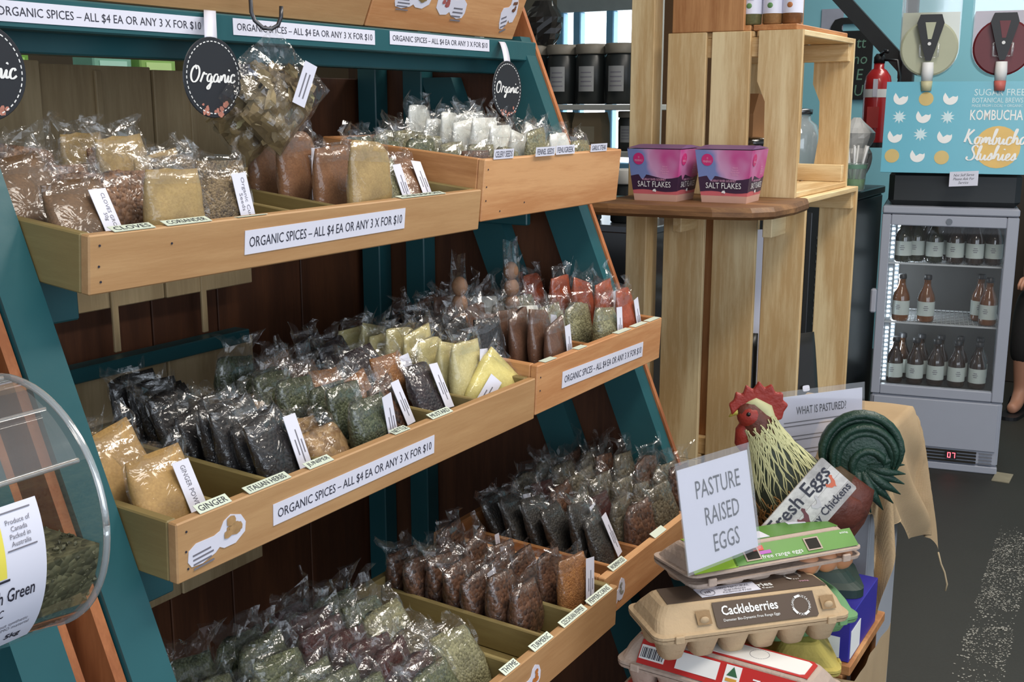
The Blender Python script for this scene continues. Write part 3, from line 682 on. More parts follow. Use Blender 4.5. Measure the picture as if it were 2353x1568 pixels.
# "Organic" as brush-script strokes: (x, y) polylines in em units
SCRIPT = {'O': ([(.30, .92), (.12, .80), (.02, .50), (.06, .18), (.22, .02), (.40, .12), (.52, .42), (.50, .74), (.36, .92), (.26, .84), (.34, .72)], .62),
          'r': ([(.0, .06), (.08, .30), (.14, .50), (.18, .58), (.20, .46), (.30, .50), (.34, .44)], .34),
          'g': ([(.30, .46), (.18, .50), (.06, .36), (.06, .14), (.18, .06), (.28, .20), (.32, .46), (.30, .10), (.26, -.22), (.14, -.34), (.06, -.24), (.20, -.08), (.40, .10)], .40),
          'a': ([(.30, .44), (.18, .50), (.05, .34), (.05, .12), (.16, .04), (.28, .18), (.32, .46), (.30, .14), (.36, .04), (.44, .12)], .42),
          'n': ([(.0, .04), (.06, .30), (.08, .46), (.08, .06), (.18, .40), (.28, .48), (.32, .36), (.32, .10), (.38, .04), (.46, .12)], .44),
          'i': ([(.0, .10), (.06, .28), (.10, .46), (.08, .14), (.14, .04), (.22, .12)], .20),
          'c': ([(.28, .38), (.22, .50), (.10, .44), (.04, .24), (.08, .06), (.20, .02), (.34, .16)], .34),
          'K': ([(.18, .92), (.14, .60), (.06, .05), (.10, .46), (.30, .70), (.52, .94), (.30, .66), (.16, .50), (.30, .30), (.44, .06), (.60, .06)], .58),
          'o': ([(.20, .48), (.06, .40), (.04, .14), (.16, .04), (.28, .16), (.30, .38), (.20, .48), (.34, .42), (.42, .44)], .40),
          'm': ([(.0, .04), (.05, .30), (.07, .46), (.07, .06), (.16, .42), (.23, .46), (.26, .34), (.25, .06), (.34, .42), (.42, .46), (.45, .34), (.45, .10), (.50, .04), (.58, .12)], .56),
          'b': ([(.0, .20), (.14, .60), (.20, .90), (.14, .94), (.08, .70), (.06, .10), (.16, .02), (.28, .16), (.28, .38), (.18, .44), (.30, .36), (.40, .40)], .38),
          'u': ([(.0, .40), (.04, .46), (.04, .14), (.12, .04), (.22, .14), (.28, .44), (.27, .12), (.34, .04), (.42, .14)], .40),
          'h': ([(.0, .20), (.12, .60), (.18, .90), (.12, .94), (.06, .70), (.04, .04), (.12, .36), (.22, .46), (.28, .34), (.27, .10), (.34, .04), (.42, .14)], .40),
          'S': ([(.50, .80), (.40, .94), (.24, .88), (.20, .70), (.32, .52), (.42, .34), (.36, .10), (.16, .02), (.0, .14), (.06, .26)], .50),
          'l': ([(.0, .12), (.12, .50), (.18, .84), (.13, .94), (.07, .74), (.06, .14), (.12, .04), (.20, .12)], .18),
          's': ([(.0, .10), (.12, .34), (.18, .50), (.22, .34), (.22, .12), (.12, .04), (.04, .12), (.20, .10), (.32, .18)], .30),
          'e': ([(.0, .12), (.16, .22), (.24, .38), (.16, .48), (.06, .34), (.06, .12), (.16, .03), (.32, .14)], .30)}
def script(word, parent, w, h, o, x, y, m, r=0.03, n0=0.0008, dots=True):
    M = frame(o, x, y); b = MB(); adv = 0; pl = []
    for ch in word:
        p, a = SCRIPT[ch]
        pl.append([(q[0] + adv + q[1] * 0.16, q[1]) for q in p])
        if ch == 'i' and dots: pl.append([(adv + .20, .66), (adv + .22, .72), (adv + .20, .69)])
        adv += a
    xs_ = [q[0] for p in pl for q in p]; ys_ = [q[1] for p in pl for q in p]
    sx = w / (max(xs_) - min(xs_)); sy = h / (max(ys_) - min(ys_)); cx = (max(xs_) + min(xs_)) / 2; cy = (max(ys_) + min(ys_)) / 2
    for p in pl:
        P_ = [Vector(((q[0] - cx) * sx, (q[1] - cy) * sy, n0)) for q in p]
        for _ in range(2):
            Q = [P_[0]]
            for i in range(len(P_) - 1): Q += [P_[i].lerp(P_[i + 1], .25), P_[i].lerp(P_[i + 1], .75)]
            P_ = Q + [P_[-1]]
        v = []; f = []
        for i, q in enumerate(P_):
            t = P_[min(i + 1, len(P_) - 1)] - P_[max(i - 1, 0)]
            if t.length < 1e-9: t = Vector((1, 0, 0))
            t.normalize(); n_ = Vector((-t.y, t.x, 0)); k = r * w * (0.5 + 0.75 * abs(t.y))
            v += [q + n_ * k + Vector((0, 0, 1e-5 * i)), q - n_ * k + Vector((0, 0, 1e-5 * i))]
        for i in range(len(P_) - 1): f.append((2 * i, 2 * i + 1, 2 * i + 3, 2 * i + 2))
        b.add(v, f, M)
    return b.build('script_lettering', m, parent)
for i, (x, y, z, lab) in enumerate(DISC_POS):
    t = thing('hanging_tag', lab, 'tag', (x, y, z - 0.047), group='round card tags on the beam')
    M = frame((0, 0, 0.047), X_, Z_)
    MB().lathe([(0.0470, -0.0008), (0.0478, 0), (0.0470, 0.0008)], 48, M).build('disc', SLATE, t)
    b = MB()
    for k in range(44):
        a = 2 * math.pi * k / 44; Mk = M @ Matrix.Rotation(a, 4, 'Z') @ Matrix.Translation((0.0425, 0, 0.0009))
        b.box((-0.0006, -0.0017, 0), (0.0006, 0.0017, 0.0003), Mk)
    tag(b.build('stitched_border', WHITE, t), kind='stuff')
    script('Organic', t, 0.072, 0.028, (0, 0, 0.047), X_, Z_, WHITE, r=0.017, n0=0.0012)
    b = MB(); rr = random.Random(i)
    for k in range(16):
        a = math.radians(rr.uniform(238, 305)); q = 0.047 * rr.uniform(.78, .97); s_ = rr.uniform(.0015, .0045)
        b.add([(q * math.cos(a) + s_ * math.cos(6.28 * j / 6) * rr.uniform(.6, 1.2), q * math.sin(a) + s_ * math.sin(6.28 * j / 6) * rr.uniform(.6, 1.2), 0.0011 + k * 1e-5) for j in range(6)], [tuple(range(6))], M)
    tag(b.build('flower_print', FLORAL, t), kind='stuff')
    # curved paper strap hooked over the beam
    v = []; f = []
    for k in range(13):
        q = k / 12; a = q * 1.45
        s1 = (1 - q) ** 1.3; v += [(-0.010 + 0.030 * s1, 0.0295 * s1, 0.092 + 0.036 * (1 - q ** 1.4)), (0.010 + 0.030 * s1, 0.0295 * s1, 0.092 + 0.036 * (1 - q ** 1.4))]
    for k in range(12): f.append((2 * k, 2 * k + 1, 2 * k + 3, 2 * k + 2))
    s_ = MB().add(v, f).build('strap', PAPER, t, True)
    sd = s_.modifiers.new('thickness', 'SOLIDIFY'); sd.thickness = 0.0006

# wire hook and two big clear bags of dried mushroom slices
hook = MB().tube([(1.083, 1.03, 1.55), (1.083, 1.028, 1.462), (1.084, 1.024, 1.452), (1.090, 1.016, 1.443), (1.098, 1.010, 1.442), (1.106, 1.006, 1.447), (1.110, 1.004, 1.457), (1.111, 1.004, 1.470)], 0.0026, 8).build('wire_hook', plain('dark_steel_wire', rgb(84, 84, 88), rough=0.35, metal=0.8), None, True)
tag(hook, 'dark steel wire hook hanging over the teal beam', 'hook')
def flakes_bag(name, label, top, rot, S, seed, lab):
    t = thing(name, label, 'bag', top, rot)
    r = random.Random(seed); off = Vector((seed * 3.1, 2, 5))
    # diamond pouch hung by one corner: local u,v run along its two lower edges
    n = 16; v = []; f = []; W = S
    def P_(i, j, side):
        u, w_ = i / n, j / n
        x = (u - w_) * W * 0.70; z = -(u + w_) * W * 0.70
        e = min(u, w_, 1 - u, 1 - w_); fill = min(1, max(0, (u + w_) - 0.45) * 1.6)
        th = 0.022 * min(1, e * 5) ** .6 * (0.25 + 0.75 * fill)
        nz = noise.noise(Vector((x * 45, z * 45, side * 3)) + off)
        return (x + nz * .004, side * (th + 0.006 * abs(nz) * min(1, e * 8)) + 0.004 * noise.noise(Vector((x * 60, z * 60, 1)) + off), z)
    for side in (-1, 1):
        o_ = len(v)
        for i in range(n + 1):
            for j in range(n + 1): v.append(P_(i, j, side))
        for i in range(n):
            for j in range(n): f.append((o_ + i * (n + 1) + j, o_ + (i + 1) * (n + 1) + j, o_ + (i + 1) * (n + 1) + j + 1, o_ + i * (n + 1) + j + 1))
    MB().add(v, f).build('film', FILM, t)
    v = []; f = []
    for side in (-1, 1):
        o_ = len(v)
        for i in range(n + 1):
            for j in range(n + 1):
                a_, c_ = .30 + .66 * i / n, .30 + .66 * j / n; p = P_(a_ * n, c_ * n, side); v.append((p[0], p[1] * .78 * min(1, 6 * min(i, j, n - i, n - j) / n + .05), p[2]))
        for i in range(n):
            for j in range(n): f.append((o_ + i * (n + 1) + j, o_ + (i + 1) * (n + 1) + j, o_ + (i + 1) * (n + 1) + j + 1, o_ + i * (n + 1) + j + 1))
    MB().add(v, f).build('contents', grains('dried_mushroom', rgb(150, 130, 92), rgb(88, 72, 48), 75, 1.0, coat=.6), t)
    pal = [plain('dried_slice_%d' % k, rgb(*c), rough=0.7, var=0.3, scale=120) for k, c in enumerate(((150, 132, 96), (124, 104, 72), (104, 90, 62), (168, 158, 112)))]
    for k in range(70):
        u = r.random() ** .8; w_ = r.random() ** .8
        if u + w_ < 0.55 or max(u, w_) > .90 or min(u, w_) < .14: continue
        x = (u - w_) * W * 0.70; z = -(u + w_) * W * 0.70; e = min(u, w_, 1 - u, 1 - w_)
        y = r.uniform(-1, 1) * 0.018 * min(1, e * 4) - 0.003
        L_ = r.uniform(.010, .020); q = r.uniform(.4, .8); Mk = Matrix.Translation((x, y, z)) @ Euler((r.uniform(-.7, .7), r.uniform(0, 6.28), r.uniform(-.7, .7))).to_matrix().to_4x4()
        m_ = 7; pts = [(L_ * math.cos(6.283 * g / m_) * r.uniform(.7, 1.1), 0.003 * math.sin(g * 2.0), L_ * q * math.sin(6.283 * g / m_) * r.uniform(.7, 1.1)) for g in range(m_)]
        b = MB().add(pts + [(0, -0.002, 0)], [(g, (g + 1) % m_, m_) for g in range(m_)], Mk); b.build('dried_slice', pal[3 if (k < 3) else k % 3], t)
    if lab:
        l = plate('label', t, 0.020, 0.055, (0.022, -0.031, -W * .60), (0.90, 0, -.43), (.43, 0, 0.90), PAPER)
        b = MB()
        for q in (-.004, .002): b.box((q, -.018, .0007), (q + .002, .014, .0009), frame((0.022, -0.031, -W * .60), (0.90, 0, -.43), (.43, 0, 0.90)))
        b.build('print', INK_G, l)
flakes_bag('mushroom_bag', 'clear diamond-hung bag of dried mushroom slices on a wire hook', (1.097, 1.008, 1.448), (0.05, -0.06, -0.2), 0.122, 5, True)
flakes_bag('mushroom_bag', 'second bag of dried mushroom slices hanging in shadow behind the first', (1.110, 1.052, 1.425), (0.02, 0.10, -0.35), 0.115, 9, False)

# ------------------------------------------------------------------ crates, post and shelf to the right of the stand
post = board('timber_post', (2.36, 1.054, 0), (2.405, 1.110, 2.6), PINE, None)
tag(post, 'pale square timber post between the stand and the pine crates', 'post')
pc = thing('counter_post', 'short pale post board under the shelf, behind the red paprika bags', 'post', (2.30, 1.035, 0))
def crate(name, label, x0, x1, y0, y1, z0, z1, style, bands, notch=True, inner=True, liner=False):
    c = thing(name, label, 'crate', (x0, y0, z0)); X, Y, Z = x1 - x0, y1 - y0, z1 - z0; t = 0.012
    # end boards (top and bottom of the upended crate) in three planks, with battens
    for zz in (0, Z - t):
        for a, b_ in ((0.0, .34), (.36, .64), (.66, 1.0)):
            board('end_plank', (t + .0005, Y * a, zz), (X - t - .0005, Y * b_, zz + t), style, c)
    for xx, wall in ((0, 0), (X - t, 1)):
        for k, (a, b_) in enumerate(bands if (wall == 0 or len(bands) < 3) else (bands[0], (.40, .69), (.73, .995))):
            if notch and k == 0:
                ya, yb = Y * a, Y * b_; d = (yb - ya) * 0.22
                poly = [(ya, 0), (yb - d * .3, 0), (yb - d, Z * .33), (yb - d * .9, Z * .58), (yb, Z * .70), (yb, Z), (ya, Z)]
                MB().prism(poly, 0, t, Matrix(((0, 1, 0, xx), (1, 0, 0, 0), (0, 0, 1, 0), (0, 0, 0, 1)))).build('slat', style(2), c)
            else:
                board('slat', (xx, Y * a, 0), (xx + t, Y * b_, Z), style, c)
    if liner:
        for a, b_ in ((.60, .73), (.955, 1.0)): board('inner_board', (t + .0215, Y * a, t + .0005), (t + .030, Y * b_, Z - t - .0005), PINE_D, c)
    for zz in (t + .0005, Z - t - 0.0405) if inner else ():
        for xx in (t + .0005, X - t - .0205):
            board('corner_batten', (xx, 0.006, zz), (xx + .02, Y - .006, zz + 0.04), style, c)
    return c
crate('wooden_crate', 'upended pale pine crate with a hand hole, standing on the shelf level', 2.345, 2.757, 0.719, 1.015, 1.157, 1.500, PINE, ((0.0, .31), (.37, .66), (.70, 1.0)))
crate('wooden_crate', 'tall upended pine crate below the shelf board, holding black salt pouches', 2.365, 2.79, 0.700, 1.030, 0.545, 1.1565, PINE, ((0.0, .27), (.32, .62), (.68, .975)), notch=False, liner=True)
crate('wooden_crate', 'low pine crate on the floor under the tall crate', 2.365, 2.79, 0.700, 1.030, 0.0, 0.5445, PINE, ((0.0, .27), (.32, .62), (.68, .975)), notch=False, liner=True)
crate('wooden_crate', 'dark orange pine crate on top, cut off by the top edge', 2.345, 2.757, 0.735, 1.010, 1.5005, 1.80, PINE_D, ((0.40, .985), ), notch=False, inner=False)
MB().box((0, 0, 0), (0.04, 0.05, 1.13), bev=.002).build('board', PINE(2), pc)
MB().box((-.004, 0.002, 0.0), (-.0005, 0.048, 0.06), bev=.001).build('foot', PINE(1), pc)
# live-edge shelf board
sh = thing('shelf_board', 'thick dark-edged timber shelf board carrying the pink salt boxes', 'shelf', (2.03, 0.69, 1.130))
poly = [(0.0, 0.31), (0.012, 0.20), (0.02, 0.10), (0.045, 0.03), (0.09, 0.0), (0.2, -0.008), (0.31, 0.0), (0.333, 0.012), (0.333, 0.36), (0.0, 0.36)]
k = len(poly)
v = [(x, y, 0.004) for x, y in poly] + [(x - .006, y - .006, 0.010) for x, y in poly] + [(x - .006, y - .006, 0.019) for x, y in poly] + [(x, y, 0.0275) for x, y in poly]
f = [tuple(reversed(range(k))), tuple(range(3 * k, 4 * k))]
for a in range(3): f += [(a * k + i, a * k + (i + 1) % k, (a + 1) * k + (i + 1) % k, (a + 1) * k + i) for i in range(k)]
MB().add(v, f).build('board', SHELFW(1), sh)
for y in (0.05, 0.25): board('bracket', (0.24, y, -0.05), (0.333, y + 0.02, 0.0035), PINE, sh)

# pink salt boxes
def salt_mat():
    m, N, L = newmat('pink_salt_print'); b = bsdf_of(m)
    tc = N.new('ShaderNodeTexCoord'); sp = N.new('ShaderNodeSeparateXYZ'); L.new(tc.outputs['Object'], sp.inputs[0])
    nz = N.new('ShaderNodeTexNoise'); nz.inputs['Scale'].default_value = 14; L.new(tc.outputs['Object'], nz.inputs['Vector'])
    ad = N.new('ShaderNodeMath'); ad.operation = 'MULTIPLY_ADD'; ad.inputs[1].default_value = -5.0; L.new(sp.outputs['Y'], ad.inputs[0]); L.new(nz.outputs['Fac'], ad.inputs[2])
    rp = N.new('ShaderNodeValToRGB'); e = rp.color_ramp.elements
    e[0].position = 0.30; e[0].color = rgb(120, 138, 190); e[1].position = 0.80; e[1].color = rgb(196, 70, 140)
    q = e.new(0.47); q.color = rgb(208, 158, 196)
    L.new(ad.outputs[0], rp.inputs['Fac'])
    L.new(rp.outputs['Color'], b.inputs['Base Color']); b.inputs['Roughness'].default_value = 0.4
    return m
SALT = salt_mat(); PURP = plain('dark_purple_print', rgb(62, 40, 66), rough=0.4); CORAL = plain('coral_print', rgb(206, 104, 110), rough=0.4); SKIN_K = plain('pale_kraft', rgb(206, 164, 146), rough=0.6, var=0.1); MAG = plain('magenta_print', rgb(206, 52, 120), rough=0.4)
PINKT = plain('pale_pink_ink', rgb(232, 170, 200), rough=0.5)
def salt_box(x, y, rz, label):
    t = thing('salt_box', label, 'box', (x, y, 1.1576), (0, 0, rz), 'pink salt boxes on the shelf')
    hb, ht, H_ = 0.0455, 0.0585, 0.106
    def ring(q): s_ = hb + (ht - hb) * q; return s_
    def band(name, q0, q1, m, wav0=0.0, wav1=0.0, ex=0.0):
        n = 8; v = []; f = []
        a, c = ring(q0), ring(q1); per = []
        for sx, sy, dx, dy in ((-1, 1, 0, -1), (-1, -1, 1, 0), (1, -1, 0, 1), (1, 1, -1, 0)):
            for k in range(n): per.append((sx + dx * 2 * k / n, sy + dy * 2 * k / n))
        for k, (px, py) in enumerate(per):
            w0 = wav0 * math.sin(2 * math.pi * k / n); w1 = wav1 * math.sin(2 * math.pi * k / n)
            v.append((px * (a + ex), py * (a + ex), q0 * H_ + w0)); v.append((px * (c + ex), py * (c + ex), q1 * H_ + w1))
        K = len(per)
        for k in range(K): f.append((2 * k, 2 * ((k + 1) % K), 2 * ((k + 1) % K) + 1, 2 * k + 1))
        return MB().add(v, f).build(name, m, t)
    band('kraft_base', 0, 0.13, SKIN_K); band('coral_band', 0.13, 0.22, CORAL, 0.0, 0.0); band('title_band', 0.20, 0.47, PURP, 0.002, 0.004, 0.0004); band('picture_band', 0.22, 0.985, SALT)
    MB().box((-hb + .002, -hb + .002, 0), (hb - .002, hb - .002, 0.003)).build('bottom', SKIN_K, t)
    # tucked lid with a low ridge
    v = [(-ht, -ht, H_), (ht, -ht, H_), (ht, ht, H_), (-ht, ht, H_), (-ht * .2, -ht * .9, H_ + .006), (ht * .2, -ht * .9, H_ + .006), (ht * .2, ht * .9, H_ + .006), (-ht * .2, ht * .9, H_ + .006)]
    MB().add(v, [(0, 1, 5, 4), (1, 2, 6, 5), (2, 3, 7, 6), (3, 0, 4, 7), (4, 5, 6, 7)]).build('lid', plain('purple_lid', rgb(96, 60, 110), rough=0.4), t)
    k_ = (ht - hb) / H_
    for nx, xd in (((-1, 0), (0, -1, 0)), ((0, -1), (1, 0, 0))):
        def on(q, u=0.0): s_ = ring(q) + 0.0006; return (nx[0] * s_ + xd[0] * u, nx[1] * s_ + xd[1] * u, q * H_)
        yd = (nx[0] * k_, nx[1] * k_, 1)
        lettering('SALT FLAKES', t, 0.072, 0.0115, on(0.325), xd, yd, WHITE, n0=.0016)
        lettering('MURRAY RIVER GOURMET', t, 0.052, 0.0045, on(0.415), xd, yd, PINKT, n0=.0016)
        lettering('Natural\nGourmet\nMurray River\nAustralia', t, 0.018, 0.017, on(0.60, 0.024), xd, yd, PINKT)
        p = plate('round_badge', t, 0.024, 0.024, on(0.80, -0.033), xd, yd, MAG, t=0.0004, poly=[(math.cos(6.283 * q / 20), math.sin(6.283 * q / 20)) for q in range(20)])
        lettering('10\nMINERALS', p, 0.017, 0.011, on(0.80, -0.033), xd, yd, PINKT)
        plate('emblem', t, 0.008, 0.0075, on(0.205), xd, yd, WHITE, n0=.0006, poly=[(-1, -.3), (-.7, .4), (-.2, .8), (.1, .5), (.4, 1), (.7, .3), (1, -.1), (.8, -.7), (.3, -.8), (0, -.4), (-.6, -.6)])
salt_box(2.178, 0.942, 0.0, 'pink and purple salt flakes box nearer the timber post')
salt_box(2.205, 0.808, 0.06, 'pink and purple salt flakes box nearer the shelf end')

# things inside and on top of the crates
def pouch(x, y, z, rz, lab, txt, h=0.24, w=0.16, col=(34, 33, 32)):
    t = thing('salt_pouch', lab, 'pouch', (x, y, z), (math.radians(-6), 0, rz))
    v = []; f = []; n = 16
    for i in range(9):
        q = i / 8; th = 0.030 * (1 - q) ** .6 + 0.002
        for k in range(n):
            g = 6.283 * k / n; c, s = math.cos(g), math.sin(g)
            v.append((math.copysign(abs(c) ** .4, c) * w / 2, math.copysign(abs(s) ** .7, s) * th, h * q))
    for i in range(8):
        for k in range(n): f.append((i * n + k, i * n + (k + 1) % n, (i + 1) * n + (k + 1) % n, (i + 1) * n + k))
    f.append(tuple(reversed(range(n)))); f.append(tuple(range(8 * n, 9 * n)))
    MB().add(v, f).build('pouch_body', plain('matt_black_foil', rgb(*col), rough=0.35, var=0.15), t, True)
    lettering(txt, t, 0.09, 0.03, (0.0, -0.0325, 0.05), X_, (0, .06, 1), WHITE)
    lettering('PREMIUM', t, 0.06, 0.009, (0.0, -0.0315, 0.078), X_, (0, .06, 1), INK_G)
    plate('price_sticker', t, 0.022, 0.014, (0.02, -0.0255, 0.145), X_, (0, .12, 1), PAPER, poly=[(math.copysign(abs(math.cos(q)) ** .5, math.cos(q)), math.copysign(abs(math.sin(q)) ** .5, math.sin(q))) for q in [6.283 * j / 16 for j in range(16)]])
    MB().lathe([(0.010, 0), (0.010, 0.0006)], 14, frame((-0.045, -0.008, h - 0.02), X_, Z_)).build('yellow_seal', plain('mustard_seal', rgb(196, 150, 62)), t)
pouch(2.52, 0.745, 0.5585, -0.5, 'black salt pouch leaning in the open side of the tall crate', 'SALT', h=0.27, w=0.15)
pouch(2.46, 0.90, 0.5585, -1.2, 'black salt pouch seen through the gaps of the tall crate', 'SALT', h=0.27, w=0.15)
cd = thing('card_sign', 'white card standing inside the tall crate behind its slats', 'sign', (2.62, 0.87, 0.5585), (0, 0, -0.6))
MB().box((-0.11, 0, 0), (0.11, 0.003, 0.50)).build('card', PAPER, cd)
lettering('Y\nC', cd, 0.022, 0.06, (-0.05, 0, 0.40), X_, Z_, INK)
jb = thing('foil_tub', 'dark glossy wrapped tub inside the upper pine crate', 'tub', (2.47, 0.88, 1.1695))
MB().lathe([(0.05, 0), (0.06, 0.02), (0.062, 0.07), (0.058, 0.09), (0.062, 0.095), (0.060, 0.105), (0.03, 0.11)], 24).build('tub_body', plain('black_gloss_wrap', rgb(26, 25, 24), rough=0.15, coat=1, bump=0.8, bscale=50), jb, True)
kr = thing('kraft_bag', 'brown kraft bag behind the tub in the upper pine crate', 'bag', (2.62, 0.92, 1.1695))
MB().prism([(-.06, 0), (.06, 0), (.062, .16), (.03, .20), (-.03, .205), (-.062, .16)], -.03, .03).build('bag_body', plain('brown_kraft', rgb(170, 124, 82), rough=0.7, bump=.4, bscale=20), kr)
dp = thing('drink_dispenser', 'clear glass drink dispenser with a tap, seen through the upper crate', 'dispenser', (4.46, 1.37, 1.0305))
MB().lathe([(0.05, 0), (0.085, 0.02), (0.088, 0.20), (0.075, 0.24), (0.05, 0.26), (0.05, 0.28)], 28).build('jar', clear('milky_glass', gloss=.08, tint=(.8, .86, .84), haze=.35), dp, True)
MB().tube([(-.085, 0, .05), (-.12, 0, .05), (-.13, 0, .03)], .009, 10).build('tap', STEEL, dp, True)
MB().box((-.125, -.008, .055), (-.105, .008, .14), bev=.003).build('tap_handle', BLACK, dp)
MB().lathe([(.055, .281), (.057, .30), (.03, .305)], 24).build('lid', STEEL, dp, True)
# spice jars on top crate
for i, (y, c) in enumerate(((0.828, (104, 104, 70)), (0.785, (150, 112, 72)), (0.745, (124, 82, 50)))):
    t = thing('spice_jar', ('green herb', 'tan spice', 'brown spice')[i] + ' jar with a white label on top of the upper crate', 'jar', (2.380 + .006 * i, y + .012, 1.5005 + 0.0128), group='spice jars on the crate')
    MB().lathe([(.018, 0), (.021, .003), (.021, .085), (.017, .093), (.017, .10)], 20).build('jar_body', plain('jar_fill_%d' % i, rgb(*c), rough=.25, coat=1, var=.35, scale=220), t, True)
    MB().lathe([(.0214, .022), (.0214, .083)], 20, cap=False).build('label', PAPER, t, True)
    MB().lathe([(.0185, .1002), (.0185, .118)], 20).build('cap', BLACK, t, True)
    b = MB()
    for q in range(3): b.box((-.0224, -.011, .066 - .008 * q), (-.0216, .011 - .004 * q, .070 - .008 * q))
    b.build('print', INK_G, t); MB().ball((-.0205, 0, .038), (.0025, .006, .006), 6).build('herb_picture', plain('herb_print_%d' % i, rgb(96, 140, 84) if i < 2 else rgb(176, 110, 60)), t)
# ------------------------------------------------------------------ egg table
BURLAP = None
def burlap_mat():
    m, N, L = newmat('hessian_cloth'); b = bsdf_of(m)
    tc = N.new('ShaderNodeTexCoord')
    nz = N.new('ShaderNodeTexNoise'); nz.inputs['Scale'].default_value = 10; nz.inputs['Detail'].default_value = 5; L.new(tc.outputs['Object'], nz.inputs['Vector'])
    wv = N.new('ShaderNodeTexWave'); wv.inputs['Scale'].default_value = 160; wv.inputs['Distortion'].default_value = 2; L.new(tc.outputs['Object'], wv.inputs['Vector'])
    wz = N.new('ShaderNodeTexWave'); wz.bands_direction = 'Z'; wz.inputs['Scale'].default_value = 160; wz.inputs['Distortion'].default_value = 2; L.new(tc.outputs['Object'], wz.inputs['Vector'])
    ad = N.new('ShaderNodeMath'); ad.operation = 'ADD'; L.new(wv.outputs['Fac'], ad.inputs[0]); L.new(wz.outputs['Fac'], ad.inputs[1])
    rp = N.new('ShaderNodeValToRGB'); rp.color_ramp.elements[0].color = rgb(158, 132, 98); rp.color_ramp.elements[1].color = rgb(188, 162, 126)
    L.new(nz.outputs['Fac'], rp.inputs['Fac']); L.new(rp.outputs['Color'], b.inputs['Base Color'])
    bp = N.new('ShaderNodeBump'); bp.inputs['Strength'].default_value = .3; bp.inputs['Distance'].default_value = .001
    L.new(ad.outputs[0], bp.inputs['Height']); L.new(bp.outputs['Normal'], b.inputs['Normal'])
    b.inputs['Roughness'].default_value = .9
    return m
BURLAP = burlap_mat()
GREYP = plain('grey_melamine', rgb(168, 170, 176), rough=.45, var=.04)
tb = thing('egg_table', 'wooden crate table under the stack of egg cartons', 'table', (1.13, 0.335, 0))
for i in range(3): board('top_plank', (0, .095 * i, .533), (.30, .095 * i + .092, .548), PINE_D, tb)
for a in ((0, 0), (.28, 0), (0, .245), (.28, .245)): board('leg', (a[0], a[1], 0), (a[0] + .04, a[1] + .04, .5325), PINE_D, tb)
for z in (.44, .12): board('rail', (.041, .002, z), (.279, .016, z + .05), PINE_D, tb)
st = thing('display_step', 'low wooden step on which the rooster and the blue box stand', 'step', (1.452, 0.345, 0))
board('top_board', (0, -0.01, .585), (.20, .27, .600), PINE_D, st)
for a in ((0, 0), (.17, 0), (0, .24), (.17, .24)): board('leg', (a[0], a[1], 0), (a[0] + .028, a[1] + .028, .5845), PINE_D, st)
# hessian skirt round the step
n = 40; v = []; f = []
for i in range(n + 1):
    q = i / n
    x, y = (1.447, 0.60 - (0.60 - .331) * min(1, q * 2)) if q < .5 else (1.447 + (q - .5) * 2 * .21, 0.331)
    for j in range(9):
        zz = .583 - .5 * j / 8; wv = .006 * math.sin(q * 60 + j * .3) * (j / 8) + .004 * noise.noise(Vector((q * 9, j * .4, 2)))
        v.append((x - (wv + .004 if q < .5 else 0), y - (wv + .004 if q >= .5 else 0), zz))
for i in range(n):
    for j in range(8): f.append((i * 9 + j, i * 9 + j + 1, (i + 1) * 9 + j + 1, (i + 1) * 9 + j))
sk = MB().add(v, f).build('hessian_skirt', BURLAP, None, True); tag(sk, 'hessian cloth hanging round the low step below the blue box', 'cloth')
# grey cabinet with the big hessian cloth
cab = thing('grey_cabinet', 'pale grey cabinet under the big hessian cloth', 'cabinet', (1.675, 0.372, 0))
MB().box((0, 0, 0), (0.012, 0.16, 0.846), bev=.001).build('side_panel', GREYP, cab)
MB().box((.0125, 0, 0), (0.21, 0.012, 0.846), bev=.001).build('front_panel', GREYP, cab)
MB().box((.0125, 0.148, 0), (0.21, 0.16, 0.846), bev=.001).build('back_panel', GREYP, cab)
MB().box((.198, 0.0125, 0), (0.21, 0.1475, 0.846), bev=.001).build('side_panel', GREYP, cab)
MB().box((0, 0, 0.8465), (0.21, 0.16, 0.856), bev=.001).build('top_panel', GREYP, cab)
# cloth: flat on top, hanging from the edges, long tail at the aisle corner
X0, X1, Y0, Y1, ZT = 1.668, 1.892, 0.362, 0.538, 0.861
def cloth_pt(u, w_):
    cx = min(max(u, X0), X1); cy = min(max(w_, Y0), Y1); dx, dy = u - cx, w_ - cy
    r = math.hypot(dx, dy)
    if r < 1e-6: return (u, w_, ZT + .003 * noise.noise(Vector((u * 12, w_ * 12, 0))) + .002)
    nx, ny = dx / r, dy / r
    along = (u + w_) if abs(nx) < .3 or abs(ny) < .3 else math.atan2(ny, nx) * .12
    bulge = .012 * (1 - math.exp(-r / .03)) + r * .05
    fold = (.013 * math.sin(along * 46 + 1.2) + .012 * noise.noise(Vector((u * 9, w_ * 9, 3)))) * min(1, r / .16)
    corner = min(abs(nx), abs(ny))
    out = bulge + max(-.008, fold) + corner * r * .16
    return (cx + nx * out, cy + ny * out, ZT - r * .985)
v = []; f = []; nu, nw = 64, 60
ulo, uhi, wlo, whi = X0 - .27, X1 + .14, Y0 - .22, Y1 + .06
idx = {}
for i in range(nu + 1):
    for j in range(nw + 1):
        u = ulo + (uhi - ulo) * i / nu; w_ = wlo + (whi - wlo) * j / nw
        hem = .25 - .14 * math.exp(-((w_ - Y0) / .06) ** 2)            # hem of the near side, caught up beside the corner
        if u < X0 and (X0 - u) > hem: u = X0 - hem
        if w_ < Y0:
            h2 = .13 + .13 * max(0, min(1, (u - X0) / (X1 - X0))) ** 2   # hem of the aisle side, falling towards the far corner
            if Y0 - w_ > h2: w_ = Y0 - h2
        idx[i, j] = len(v); v.append(cloth_pt(u, w_))
